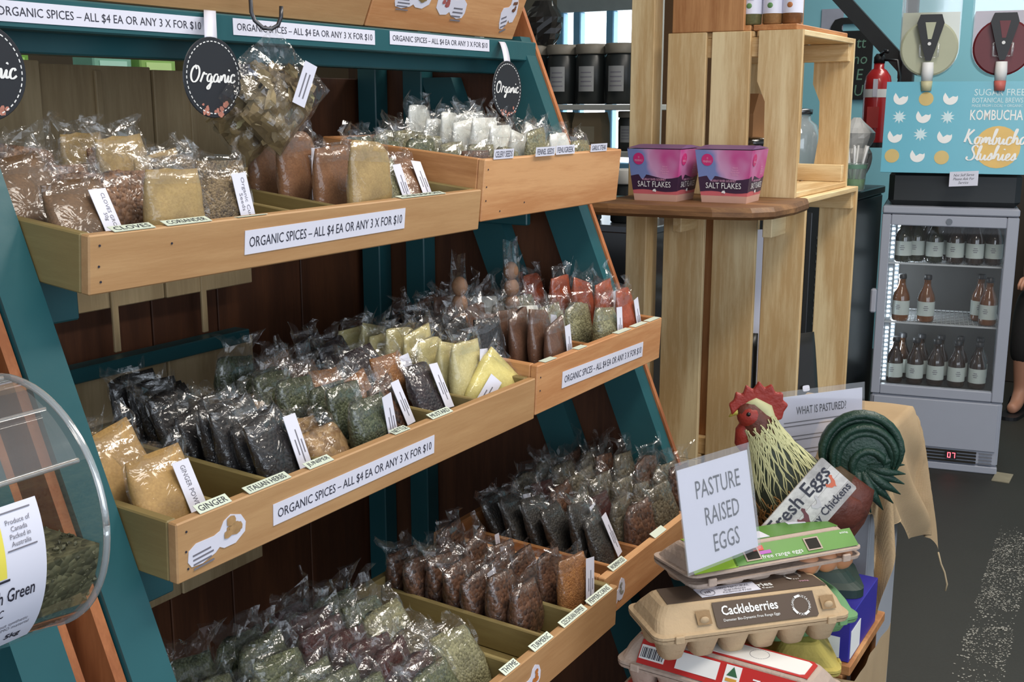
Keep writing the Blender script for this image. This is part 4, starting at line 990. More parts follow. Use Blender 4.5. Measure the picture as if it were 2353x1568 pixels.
for i in range(nu):
    for j in range(nw): f.append((idx[i, j], idx[i + 1, j], idx[i + 1, j + 1], idx[i, j + 1]))
cl = thing('hessian_cloth', 'brown hessian cloth draped over the grey cabinet behind the rooster', 'cloth', (0, 0, 0))
co = MB().add(v, f).build('cloth_sheet', BURLAP, cl, True)
tail = Vector(v[idx[nu, 0]])
MB().tube([tail, tail + Vector((0, -.006, -.02)), tail + Vector((.004, -.012, -.035)), tail + Vector((.002, -.018, -.055)), tail + Vector((.004, -.016, -.068))], .0016, 6).build('loose_thread', plain('pale_thread', rgb(176, 156, 124)), cl, True)

# ------------------------------------------------------------------ egg cartons
def rrect(L_, W_, r, z, n=4):
    out = []
    for cx, cy, a0 in ((L_ / 2 - r, W_ / 2 - r, 0), (-L_ / 2 + r, W_ / 2 - r, 90), (-L_ / 2 + r, -W_ / 2 + r, 180), (L_ / 2 - r, -W_ / 2 + r, 270)):
        for k in range(n + 1):
            a = math.radians(a0 + 90 * k / n); out.append((cx + r * math.cos(a), cy + r * math.sin(a), z))
    return out
def loft(rings, cap0=True, cap1=True):
    k = len(rings[0]); v = [p for r in rings for p in r]; f = []
    for i in range(len(rings) - 1):
        for j in range(k): f.append((i * k + j, i * k + (j + 1) % k, (i + 1) * k + (j + 1) % k, (i + 1) * k + j))
    if cap0: f.append(tuple(reversed(range(k))))
    if cap1: f.append(tuple(range((len(rings) - 1) * k, len(rings) * k)))
    return v, f
def pulp(name, col): return plain(name, rgb(*col), rough=.85, var=.10, scale=40, bump=.35, bscale=140)
CUP_ME = MB().add(*loft([rrect(.041, .041, .012, 0), rrect(.039, .039, .012, -.007), rrect(.028, .028, .010, -.0275), rrect(.022, .022, .008, -.030)])).mesh('cup', True)
def carton(label, loc, ang, m, ncol=6, lidtilt=0, cupz=1.0, pitch=0.0, roll=0.0, L=None):
    L = L or (.265 if ncol == 6 else .142); W = .104
    t = thing('egg_carton', label, 'egg carton', loc, (roll, pitch, math.radians(ang)), 'egg cartons')
    lid = MB().add(*loft([rrect(L, W, .014, .001), rrect(L, W, .014, .0045), rrect(L - .010, W - .010, .013, .0065), rrect(L - .018, W - .032, .012, .0185), rrect(L - .036, W - .052, .012, .0315), rrect(L - .044, W - .058, .010, .0335)])).build('lid', m, t, False)
    if lidtilt: lid.location = (0, 0, .0045); lid.rotation_euler = (math.radians(lidtilt), 0, 0)
    MB().add(*loft([rrect(L - .002, W - .002, .014, -.004), rrect(L, W, .014, 0.0)])).build('rim', m, t)
    for i in range(ncol):
        for j in (-.5, .5): link('cup', CUP_ME, m, t, ((i - (ncol - 1) / 2) * (L - .02) / ncol, j * .046, -.0042)).scale = (1, 1, cupz)
    for sx in (-1, 1): MB().box((sx * (L / 2 - .03) - .006, -W / 2 - .003, -.004), (sx * (L / 2 - .03) + .006, -W / 2 + .001, .006), bev=.001).build('closing_tab', m, t)
    return t, lid, L, W
FY = Vector((0, .0210, .0250)).normalized()      # slope of a carton's long lid face
def on_front(W, q): return Vector((0, -W / 2 + .005 + .0210 * q - .0008, .0065 + .0250 * q + .0006))
def latch(lid, W, x, m):
    p = plate('latch_hole_shade', lid, .019, .017, on_front(W, .45) + Vector((x, 0, 0)), X_, FY, m, t=.0006, n0=.0014)
    return p
BEIGE = pulp('beige_pulp', (190, 164, 130)); GREYPULP = pulp('pinkish_grey_pulp', (184, 164, 150)); HOLE = plain('opening_shade', rgb(38, 34, 28), rough=.9)  # dark plates and bars in this last colour stand in for shade inside openings
# beige carton with the dark brown wrap
t, lid, L, W = carton('beige egg carton with a dark brown Cackleberries label, middle of the stack', (1.292, .442, .7185), -43.6, BEIGE)
DKB = plain('dark_brown_print', rgb(84, 68, 56), rough=.55, var=.08)
wrap = plate('wrap_label', lid, .218, .044, (0.002, .000, .0338), X_, Y_, DKB, poly=[(-1, -1), (1, -1), (.98, .4), (.93, .6), (.93, 1), (-.96, 1), (-.98, .2)])
front = plate('front_label', lid, .138, .030, on_front(W, .45) + Vector((.018, 0, 0)), X_, FY, DKB, n0=.0006, poly=[(-.97, -1), (.97, -1), (1, -.85), (1, 1.12), (-1, 1.12), (-1, -.85)])
lettering('Cackleberries', front, .076, .0120, on_front(W, .62) + Vector((-.003, 0, 0)), X_, FY, WHITE, n0=.0018, bold=.018)
lettering('Demeter Bio-Dynamic Free Range Eggs', front, .076, .0042, on_front(W, .24) + Vector((-.003, 0, 0)), X_, FY, WHITE, n0=.0018)
def ring_words(parent, o, x, y, r, s, m, n0=.002):
    M = frame(o, x, y)
    for i, ch in enumerate(s):
        if ch == ' ': continue
        a = math.pi / 2 - 2 * math.pi * i / len(s); 
        Mk = M @ Matrix.Translation((r * math.cos(a), r * math.sin(a), 0)) @ Matrix.Rotation(a - math.pi / 2, 4, 'Z')
        v, f, asp = text_geo(ch)
        h = r * .26; yield [tuple(Mk @ Vector((p * h * asp, q * h, n0))) for p, q in v], f
def ringtext(parent, o, x, y, r, s, m):
    b = MB()
    for v, f in ring_words(parent, o, x, y, r, s, m): b.add(v, f)
    b.build('ring_lettering', m, parent)
ringtext(front, on_front(W, .46) + Vector((.066, 0, 0)), X_, FY, .0115, 'SUSTAINABLE-LOCAL-ORGANIC-', WHITE)
ringtext(wrap, (.080, .010, .0344), X_, Y_, .010, 'CHEMICAL FREE-LOCAL-', WHITE)
lettering('700g', wrap, .013, .004, (.088, -.006, .0344), X_, Y_, PINKT)
lettering('Cackleberries', wrap, .076, .0110, (.006, -.002, .0344), X_, Y_, WHITE, bold=.018)
lettering('Free Range Eggs', wrap, .060, .0045, (.012, -.012, .0344), X_, Y_, WHITE)
pw = plate('paper_label', lid, .082, .024, (-.018, -.004, .0348), (.999, .03, 0), (-.03, .999, 0), PAPER)
lettering('100% NATURAL\nIngredients\nChemical Free', pw, .045, .017, (-.008, -.006, .0355), (.999, .03, 0), (-.03, .999, 0), INK)
b = MB(); M = frame((-.046, -.007, .0355), X_, Y_)
for k in range(20):
    a = 6.283 * k / 20; b.box((.0085, -.0012, .0003), (.0092, .0012, .0005), M @ Matrix.Rotation(a, 4, 'Z'))
for k in range(3): b.box((-.004 + .003 * k, -.002, .0003), (-.0025 + .003 * k, .002 + .001 * k, .0005), M)
b.build('round_stamp', INK_G, pw)
latch(lid, W, -.066, pulp('shaded_pulp', (150, 122, 88))); latch(lid, W, .103, pulp('shaded_pulp', (150, 122, 88)))  # darker pulp colour on flat plates stands in for shade in the recesses
for x in (-.066, .103): MB().ball((x, -W / 2 + .010, .017), (.0065, .003, .005), 6).build('latch_knob', BEIGE, lid, True)
# grey carton with a green print, lid ajar
t, lid, L, W = carton('grey egg carton with a green free range eggs print, top of the stack', (1.372, .446, .7660), -36.6, GREYPULP, lidtilt=-4, cupz=.62); lid.scale = (1, 1, .78)
GRN = plain('leaf_green_print', rgb(92, 140, 62), rough=.4, var=.25, scale=14); LIME = plain('lime_print', rgb(150, 188, 52), rough=.4, var=.15)
wrap = plate('wrap_label', lid, .216, .044, (0.004, .0, .0338), X_, Y_, GRN, poly=[(-.98, -1), (1, -1), (1, .6), (.92, 1), (-.95, 1)])
front = plate('front_label', lid, .190, .030, on_front(W, .45) + Vector((.030, 0, 0)), X_, FY, GRN, n0=.0006)
plate('lime_panel', lid, .064, .032, on_front(W, .45) + Vector((-.094, 0, 0)), X_, FY, LIME, n0=.0006)
plate('lime_panel', lid, .050, .044, (-.079, 0, .0339), X_, Y_, LIME, n0=.0003)
lettering('free range eggs', front, .062, .0085, on_front(W, .20) + Vector((.008, 0, 0)), X_, FY, WHITE, n0=.0018)
lettering('600g', front, .013, .004, on_front(W, .72) + Vector((.112, 0, 0)), X_, FY, WHITE, n0=.0018)
plate('red_patch', front, .016, .008, on_front(W, .68) + Vector((-.024, 0, 0)), X_, FY, plain('red_print', rgb(206, 74, 62)), n0=.0014); plate('violet_patch', front, .018, .0055, on_front(W, .44) + Vector((-.016, 0, 0)), X_, FY, plain('violet_print', rgb(176, 90, 176)), n0=.0014)
latch(lid, W, -.036, HOLE); latch(lid, W, .058, HOLE)
for x in (-.036, .058): 
    b = MB(); M = frame(on_front(W, .45) + Vector((x, 0, 0)), X_, FY)
    for q in ((-.0115, -.0105, .0115, -.0085), (-.0115, .0085, .0115, .0105), (-.0115, -.0085, -.0095, .0085), (.0095, -.0085, .0115, .0085)): b.box((q[0], q[1], .0014), (q[2], q[3], .0026), M)
    b.build('latch_edge', GREYPULP, lid)
pw = plate('paper_label', lid, .070, .024, (-.030, -.008, .0346), X_, Y_, PAPER)
lettering('Pasture', pw, .022, .007, (-.025, -.008, .0354), X_, Y_, INK)
plate('price_sticker', lid, .026, .010, (.070, .014, .0346), (.98, -.17, 0), (.17, .98, 0), PAPER)
for k, x in enumerate((.055, .085, .11)): MB().ball((x, -.033, -.0065), (.0165, .0155, .0165), 8).build('egg', plain('brown_egg', rgb(196, 138, 100), rough=.45), t, True)
# red and white carton
t, lid, L, W = carton('pinkish grey egg carton with a red and white label, below the brown one', (1.258, .441, .6506), -92, GREYPULP)
REDP = plain('red_label_print', rgb(190, 44, 42), rough=.4, var=.08)
wrap = plate('wrap_label', lid, .218, .045, (0, 0, .0338), X_, Y_, REDP, poly=[(-1, -1), (1, -1), (1, .7), (.94, 1), (-.94, 1), (-1, .7)])
plate('white_panel', wrap, .15, .036, (.028, .0, .0344), X_, Y_, WHITE, poly=[(-1, -1), (.93, -1), (1, -.8), (1, .8), (.93, 1), (-1, 1)])
front = plate('front_label', lid, .205, .031, on_front(W, .45), X_, FY, REDP, n0=.0006)
lettering('700g', front, .036, .012, on_front(W, .40) + Vector((.066, 0, 0)), X_, FY, WHITE, n0=.0018, bold=.03)
plate('white_panel', front, .055, .022, on_front(W, .50) + Vector((-.024, 0, 0)), X_, FY, WHITE, n0=.0014)
p = plate('origin_badge', front, .020, .026, on_front(W, .46) + Vector((.022, 0, 0)), X_, FY, WHITE, n0=.0014)
b = MB(); M = frame(on_front(W, .60) + Vector((.022, 0, 0)), X_, FY); b.add([(-.007, -.005, .0024), (.007, -.005, .0024), (0, .007, .0024)], [(0, 1, 2)], M); b.build('green_triangle', plain('dark_green_print', rgb(50, 96, 66)), p)
plate('gold_bar', p, .014, .004, on_front(W, .30) + Vector((.022, 0, 0)), X_, FY, plain('gold_print', rgb(206, 150, 60)), n0=.0022)
p = plate('barcode', front, .034, .018, on_front(W, .45) + Vector((-.084, 0, 0)), X_, FY, WHITE, n0=.0014); b = MB(); M = frame(on_front(W, .45) + Vector((-.084, 0, 0)), X_, FY)
for k in range(14): b.box((-.015 + .0022 * k, -.007, .0022), (-.0143 + .0022 * k + .0004 * (k % 3), .006, .0024), M)
b.build('bars', INK, p)
b = MB(); M = frame((.04, .004, .0349), X_, Y_)
for k in range(24): b.box((.0115, -.0013, .0), (.0122, .0013, .0002), M @ Matrix.Rotation(6.283 * k / 24, 4, 'Z'))
b.build('round_stamp', INK_G, wrap)
latch(lid, W, .095, HOLE)
t, lid, L, W = carton('red labelled egg carton at the very bottom of the stack', (1.250, .455, .5828), -92, GREYPULP)
plate('wrap_label', lid, .218, .045, (0, 0, .0338), X_, Y_, REDP); plate('front_label', lid, .205, .031, on_front(W, .45), X_, FY, REDP, n0=.0006)
# small coloured half-dozen cartons behind the stack
for lab, loc, ang, c, pt, rl in (('pale green half-dozen egg carton tucked behind the brown carton', (1.412, .405, .6822), -40, (112, 156, 108), .0, 0), ('yellow half-dozen egg carton between the two green ones', (1.412, .404, .6265), 28, (190, 172, 90), 0, 0), ('dull green half-dozen egg carton under the yellow one', (1.416, .410, .5708), 36, (98, 130, 94), 0, 0)):
    carton(lab, loc, ang, pulp('pulp_%d' % c[0], c), ncol=3, cupz=.6)
# blue printed box
bb = thing('blue_box', 'royal blue and white printed box under the rooster', 'box', (1.535, .418, .6005), (0, 0, 0))
MB().box((-.075, -.078, 0), (.075, .085, .069), bev=.001).build('body', plain('royal_blue_card', rgb(52, 46, 150), rough=.4, var=.1), bb)
plate('white_panel', bb, .09, .030, (-.0752, -.02, .020), (0, -1, 0), Z_, WHITE); plate('white_panel', bb, .05, .040, (-.045, -.0782, .024), X_, Z_, WHITE)

# ------------------------------------------------------------------ paper signs
def holder_sign(name, label, o, x, y, w, h, lines, body=None):
    t = thing(name, label, 'sign', o); x = Vector(x).normalized(); y = Vector(y).normalized(); z0 = Vector((0, 0, 0))
    c = y * (h / 2)
    plate('paper', t, w, h, c, x, y, PAPER, t=.0008)
    pl = plate('acrylic_sleeve', t, w + .007, h + .012, c + y * .003, x, y, ACRYL, t=.0012, n0=.0012)
    for txt, ww, hh, v, u in lines: lettering(txt, t, ww, hh, c + y * v + x * u, x, y, INK, n0=.0011)
    if body:
        b = MB(); M = frame(c, x, y); r = random.Random(2)
        for v in body: b.box((-w * .40, v, .0010), (-w * .40 + w * r.uniform(.62, .84), v + .0016, .0011), M)
        b.build('small_print', INK_G, t)
    return t
xs_ = (.945, -.327, .0); ys_ = (.06, .22, .97)
holder_sign('table_sign', 'white Pasture Raised Eggs sign leaning over the green egg carton', (1.262, .452, .799), xs_, (.10, .20, .97), .132, .124,
            [('PASTURE', .083, .022, .032, .004), ('RAISED', .064, .022, -.003, .006), ('EGGS', .048, .022, -.038, .008)])
holder_sign('table_sign', 'white What Is Pastured sign standing behind the rooster', (1.664, .446, .7205), (.82, -.57, 0), (-.02, .05, 1), .165, .203,
            [('WHAT IS PASTURED?', .094, .0125, .078, .004)], [.060, .054, .038, .032, .016, .010, .000, -.02, -.03])
ri = thing('riser_block', 'wooden block under the What Is Pastured sign behind the rooster', 'block', (1.660, .452, .6005), (0, 0, -.607)); board('block', (-.04, -.015, 0), (.04, .015, .1195), PINE_D, ri)
# plank sign
o = Vector((1.415, .405, .846)); x = Vector((.051, -.052, .079)).normalized(); y = Vector((-.017, .043, .037)); y = (y - x * y.dot(x)).normalized()
o = Vector((1.452, .4040, .815))
t = thing('plank_sign', 'whitewashed Fresh Eggs plank sign tilted against the rooster', 'sign', o); z0 = Vector((0, 0, 0))
WASH = wood('whitewashed_plank', rgb(214, 210, 206), rgb(160, 156, 154), 0, knots=False)
for k in range(4):
    plate('plank', t, .128, .0155, y * (-.0237 + .0158 * k), x, y, WASH, t=.004, n0=-.004, poly=[(-1, -1), (1, -1), (1, 1), (-1, 1)] if k in (1, 2) else ([(-.97, -1), (.97, -1), (1, -.7), (1, 1), (-1, 1), (-1, -.7)] if k == 0 else [(-1, -1), (1, -1), (1, .7), (.97, 1), (-.97, 1), (-1, .7)]))
lettering('Fresh Eggs', t, .112, .026, y * .015, x, y, INK, n0=.0006, bold=.012)
lettering('Happy Chickens', t, .096, .015, y * -.021 + x * .012, x, y, INK, n0=.0006, bold=.012)
HEN = [(-1, .1), (-.7, .5), (-.5, .1), (0, 0), (.3, .3), (.45, .9), (.7, .95), (.9, .6), (.7, .4), (.6, -.2), (.2, -.7), (.1, -1), (0, -.7), (-.5, -.6), (-.8, -.2)]
for u, v_, s_, c in ((-.014, -.004, .022, (96, 40, 46)), (-.042, -.006, .012, (150, 44, 50)), (.046, .0, .018, (210, 104, 70)), (.012, -.004, .018, (186, 182, 184))):
    plate('hen_print', t, s_, s_ * 1.05, x * u + y * v_, x, y, plain('hen_%d' % c[0], rgb(*c)), t=.0002, n0=.0005, poly=HEN)

# ------------------------------------------------------------------ rooster statue
rs = thing('rooster_statue', 'painted rooster statue with red comb and dark green tail on the egg table', 'statue', (1.545, .428, .6700), (0, 0, math.radians(-66)))
def loft_path(pts, n=20, sq=(1.0, .8)):
    """pts: (x, z, rx_along_normal, ry) rings round a path in the XZ plane"""
    P_ = [Vector((p[0], 0, p[1])) for p in pts]; v = []; f = []
    for i, p in enumerate(pts):
        t_ = (P_[min(i + 1, len(P_) - 1)] - P_[max(i - 1, 0)]).normalized(); nrm = Vector((-t_.z, 0, t_.x))
        for k in range(n):
            g = 6.283185 * k / n; v.append(P_[i] + nrm * (math.cos(g) * p[2]) + Vector((0, math.sin(g) * p[3], 0)))
    for i in range(len(P_) - 1):
        for k in range(n): f.append((i * n + k, i * n + (k + 1) % n, (i + 1) * n + (k + 1) % n, (i + 1) * n + k))
    f.append(tuple(reversed(range(n)))); f.append(tuple(range((len(P_) - 1) * n, len(P_) * n)))
    return v, f
CH = plain('rooster_chestnut', rgb(96, 48, 36), rough=.5, var=.35, scale=60, bump=.5, bscale=110)
spine = [(-.108, .247, .004, .004), (-.103, .249, .014, .012), (-.092, .249, .021, .016), (-.080, .240, .023, .018), (-.070, .222, .024, .020), (-.060, .200, .032, .026), (-.048, .175, .044, .036), (-.036, .150, .056, .046), (-.018, .126, .066, .054), (.010, .112, .066, .056), (.036, .118, .054, .046), (.056, .136, .036, .032), (.070, .156, .022, .020)]
sp2 = []
for i in range(len(spine) - 1):
    for q in (0, .5): sp2.append(tuple(spine[i][k] * (1 - q) + spine[i + 1][k] * q for k in range(4)))
sp2.append(spine[-1])
body = MB().add(*loft_path(sp2, 28)).build('body', CH, rs, True)
# long neck feathers: wavy cream ridges over a dark ground
def neck_at(q, g, lift):
    i = q * (len(spine) - 1); k = min(int(i), len(spine) - 2); fr = i - k
    a = [spine[k][j] * (1 - fr) + spine[k + 1][j] * fr for j in range(4)]
    t_ = Vector((spine[k + 1][0] - spine[k][0], 0, spine[k + 1][1] - spine[k][1])).normalized(); nrm = Vector((-t_.z, 0, t_.x))
    return Vector((a[0], 0, a[1])) + nrm * (math.cos(g) * (a[2] + lift)) + Vector((0, math.sin(g) * (a[3] + lift), 0))
def hackles(name, q0, q1, m, nf, seed, rad, lift):
    b = MB(); r = random.Random(seed)
    for k in range(nf):
        g = math.radians(-10 - 300 * k / nf) + r.uniform(-.05, .05)
        a, e = q0 + r.uniform(0, .06), q1 + r.uniform(-.05, .03); pts = []; rr = []
        for i in range(9):
            s_ = i / 8; pts.append(neck_at(a + (e - a) * s_, g + .07 * math.sin(s_ * 11 + k) , lift)); rr.append(rad * (1.0 - .75 * max(0, s_ - .75) / .25))
        b.tube(pts, rr, 5, flat=(1, .8))
    return tag(b.build(name, m, rs, True), kind='stuff')
dk = MB().add(*loft_path([(p[0], p[1], p[2] + .0012, p[3] + .0012) for p in sp2[9:18]], 28)).build('neck_ground', plain('rooster_dark_green', rgb(38, 48, 34), rough=.5), rs, True)
hackles('neck_feathers', .30, .60, plain('cream_feather', rgb(196, 194, 146), rough=.5, var=.15), 96, 3, .0012, .0016)
hackles('cape_feathers', .25, .46, plain('cream_feather', rgb(196, 194, 146), rough=.5, var=.15), 70, 4, .0012, .0020)
hackles('breast_feathers', .57, .70, plain('bronze_feather', rgb(150, 108, 56), rough=.5, var=.2), 90, 6, .0012, .0014)
REDC = plain('rooster_red', rgb(150, 46, 36), rough=.45, var=.2, scale=70, bump=.3, bscale=160)
comb = [(-.116, .246), (-.121, .262), (-.114, .268), (-.112, .280), (-.102, .277), (-.098, .291), (-.088, .284), (-.080, .297), (-.072, .287), (-.062, .293), (-.057, .281), (-.046, .281), (-.046, .270), (-.038, .264), (-.044, .254), (-.046, .243), (-.055, .240), (-.062, .254), (-.075, .264), (-.092, .266), (-.106, .258)]
cm = MB().prism(comb, -.0055, .0055).build('comb', REDC, rs); bv = cm.modifiers.new('round', 'BEVEL'); bv.width = .0025; bv.segments = 2
MB().ball((-.089, 0, .246), (.020, .0185, .019), 10).build('face', REDC, rs, True)
MB().tube([(-.090, 0, .236), (-.097, 0, .222), (-.099, 0, .204), (-.097, 0, .190)], [.012, .014, .012, .003], 10, flat=(.8, 1)).build('wattle', REDC, rs, True)
for s_ in (-1, 1): 
    e = MB().ball((-.094, s_ * .0165, .252), (.0032, .002, .0032), 6).build('eye', plain('eye_black', rgb(14, 12, 10), rough=.1), rs, True)
MB().tube([(-.103, 0, .252), (-.113, 0, .250), (-.120, 0, .243)], [.0065, .0045, .0008], 10).build('beak', plain('yellow_beak', rgb(190, 176, 78), rough=.4), rs, True)
hd = MB().tube([(-.100, 0, .2625), (-.085, 0, .266), (-.070, 0, .256), (-.064, 0, .240), (-.060, 0, .226)], [.005, .010, .013, .012, .008], 10).build('brow_feathers', plain('cream_feather', rgb(196, 194, 146)), rs, True)
# sickle tail: nested curved feathers, each its own piece
TG = plain('bottle_green_feather', rgb(30, 58, 46), rough=.4, var=.35, scale=60, bump=.4, bscale=220)
for k in range(9):
    R_ = .0560 - .0056 * k; cx = .066 + .0016 * k; cz = .196 - .0030 * k; pts = []; rr = []
    for i in range(19):
        s_ = i / 18; a = math.radians(212 - (248 - 6 * k) * s_)
        pts.append((cx + R_ * .96 * math.cos(a), .007 * math.sin(k * 1.9) + .003 * math.sin(s_ * 3), cz + R_ * math.sin(a)))
        rr.append(.0085 * (min(1, .45 + s_ * 3)) * (1 if s_ < .84 else max(.06, 1 - (s_ - .84) / .16)))
    MB().tube(pts, rr, 10, flat=(1.15, .8) if k % 2 else (1.4, .8)).build('tail_feather', TG, rs, True)
MB().ball((.070, .002, .192), (.046, .012, .048), 10).build('tail_core', TG, rs, True)
for k in range(11):
    a = math.radians(-118 + 13 * k); c0 = Vector((.064, 0, .180)); d = Vector((math.cos(a), 0, math.sin(a))); L_ = .058 + .010 * math.sin(k * .45)
    MB().tube([c0 + d * .010, c0 + d * L_ * .72 + Vector((.002, .005 * (k % 2), 0)), c0 + d * L_ * 1.12 + Vector((.007, 0, .002))], [.010, .0095, .0008], 8, flat=(1, .8)).build('tail_feather', TG, rs, True)
MB().tube([(.020, 0, .128), (.036, 0, .152), (.048, 0, .172)], [.045, .032, .016], 14).build('rump', plain('rooster_rump', rgb(84, 66, 46), rough=.5, var=.3, scale=70, bump=.4), rs, True)
for s_ in (-1, 1):
    MB().tube([(-.020, s_ * .050, .140), (.02, s_ * .060, .128), (.055, s_ * .050, .122), (.072, s_ * .040, .118)], [.022, .034, .022, .004], 12, flat=(.35, 1)).build('wing', CH, rs, True)
    MB().tube([(.004, s_ * .024, .075), (.0, s_ * .024, .04), (.002, s_ * .024, .030)], [.016, .008, .007], 10).build('leg', plain('yellow_leg', rgb(170, 146, 70), rough=.5), rs, True)
bs = [(-.06, .055), (.06, .052)]
MB().add(*loft([rrect(.150, .115, .02, 0), rrect(.150, .115, .02, .012), rrect(.130, .095, .02, .018), rrect(.110, .080, .02, .030), rrect(.100, .070, .018, .033)])).build('base', plain('dark_green_base', rgb(34, 54, 48), rough=.5, var=.2), rs)
# ------------------------------------------------------------------ acrylic lentil bin at the left edge
bx = thing('bulk_bin', 'clear acrylic barrel bin of green lentils at the left picture edge', 'bin', (0.5, 0.73, 0.9625))
CZ, R_ = 0.0965, 0.0955
def ang(th, R): a = math.radians(th); return (-R * math.cos(a), CZ + R * math.sin(a))
def shell(name, th0, th1, x0, x1, R, m, n=40, thick=0.0):
    v = []; f = []
    for i in range(n + 1):
        y, z = ang(th0 + (th1 - th0) * i / n, R); v += [(x0, y, z), (x1, y, z)]
    for i in range(n): f.append((2 * i, 2 * i + 1, 2 * i + 3, 2 * i + 2))
    o_ = MB().add(v, f).build(name, m, bx, True)
    if thick: q = o_.modifiers.new('thickness', 'SOLIDIFY'); q.thickness = thick
    return o_
shell('barrel', 30, 330, -.40, 0, R_, ACRYL, 60)
MB().lathe([(R_, 0), (R_, .003)], 64, Matrix(((0, 0, 1, -.003), (1, 0, 0, 0), (0, 1, 0, CZ), (0, 0, 0, 1)))).build('end_cap', ACRYL, bx)
RIMM = clear('acrylic_edge_glow', gloss=.22, rough=.1, haze=.30)  # whitish haze puts the bright edge glow into the acrylic
for xx in (0.0, -.40):
    MB().tube([(xx, *ang(360 * k / 64, R_)) for k in range(65)], .0026, 6).build('rim', RIMM, bx, True)
shell('lid_flap', 30, 84, -.40, -.012, R_ + .004, clear('lid_acrylic', gloss=.14, rough=.05, haze=.06), 16)
for th in (30, 56, 84): MB().tube([(-.40, *ang(th, R_ + .004)), (-.012, *ang(th, R_ + .004))], .0013 if th == 56 else .002, 6).build('lid_glow_line', RIMM, bx, True)  # pale tubes stand in for bright lines of light on the lid
MB().tube([(-.17, *ang(52, R_ + .004)), (-.165, *ang(52, R_ + .022)), (-.105, *ang(52, R_ + .022)), (-.10, *ang(52, R_ + .004))], .006, 8).build('lid_handle', RIMM, bx, True)
# lentils: a heap with a bumpy top, plus loose seeds on it
LENT = grains('green_lentils', rgb(112, 110, 80), rgb(66, 66, 46), 190, 1.0, coat=.05)
v = []; f = []; n = 30; Rl = R_ - .003
prof = [ang(th, Rl) for th in [-8 - 164 * i / n for i in range(n + 1)]]
for x in (-.395, -.004): v += [(x, y, z) for y, z in prof]
K = n + 1
f = [(i, i + 1, K + i + 1, K + i) for i in range(n)] + [(n, 0, K, K + n), tuple(reversed(range(K))), tuple(range(K, 2 * K))]
MB().add(v, f).build('lentil_fill', LENT, bx)
b = MB(); r = random.Random(4)
for k in range(1500):
    x = r.uniform(-.25, -.006); 
    if k % 2: y, z = ang(r.uniform(-75, -8), Rl - .0005)
    else: y = r.uniform(-.9, .4) * Rl; z = CZ - .0133 + r.uniform(-.001, .003)
    if k % 5 == 0: x = -.004; y = r.uniform(-.9, .3) * Rl; z = CZ - .013 - r.uniform(0, .8) * math.sqrt(max(0, Rl ** 2 - y * y)); 
    s_ = r.uniform(.0016, .0024); Mk = Matrix.Translation((x, y, z)) @ Euler((r.uniform(0, 6), r.uniform(0, 6), 0)).to_matrix().to_4x4()
    b.add([(s_, 0, 0), (0, s_, 0), (-s_, 0, 0), (0, -s_, 0), (0, 0, s_ * .55), (0, 0, -s_ * .55)], [(0, 1, 4), (1, 2, 4), (2, 3, 4), (3, 0, 4), (1, 0, 5), (2, 1, 5), (3, 2, 5), (0, 3, 5)], Mk)
tag(b.build('loose_lentils', LENT, bx), kind='stuff')
def wrapR(u0, th0, R):
    """paper coordinates (u along the bin, v up the curve) to the barrel surface"""
    def g(p): a = th0 + math.degrees(p[1] / R_); y, z = ang(a, R + p[2]); return (u0 + p[0], y, z)
    return g
shell('label', -46, 22, -.33, -.050, R_ + .0006, PAPER, 24)
g = lambda du, th: wrapR(-.050 + du, th + 17, R_ + .0008)
def wrap_text(s, w, h, du, th, m, **k): lettering(s, bx, w, h, (0, 0, 0), X_, Y_, m, n0=.0003, warp=g(du, th), **k)
shell('yellow_patch', -6, 20, -.33, -.080, R_ + .0009, plain('yellow_fade_print', rgb(232, 218, 90), rough=.5), 10)
wrap_text('Valley', .030, .012, -.053, -3, plain('orange_ink', rgb(222, 110, 56)))
wrap_text('Organics', .034, .011, -.061, -14, plain('olive_ink', rgb(110, 120, 40)))
wrap_text('French Green', .046, .0105, -.0320, -31, INK, bold=.01); wrap_text('ORGANIC', .026, .0070, -.044, -39, INK)
wrap_text('Grown without synthetic\nfertilisers or GMO material', .046, .0075, -.031, -48, INK_G); wrap_text('5kg', .012, .0075, -.017, -56, INK, bold=.02)
def curved_rule(name, th0, th1, x0, x1, m): shell(name, th0, th1, x0, x1, R_ + .0011, m, 3)
curved_rule('rule', -7.5, -6.5, -.33, -.078, INK); curved_rule('stamp_frame', 4, 4.6, -.078, -.056, INK_G); curved_rule('stamp_frame', 19, 19.6, -.078, -.056, INK_G)
wrap_text('Produce of\nCanada\nPacked in\nAustralia', .018, .018, -.017, -6, INK_G)
# teal shelf that carries the bin
MB().box((0.05, 0.70, 0.935), (0.43, 0.84, 0.962), bev=.003).build('bin_shelf', TEAL, stand)

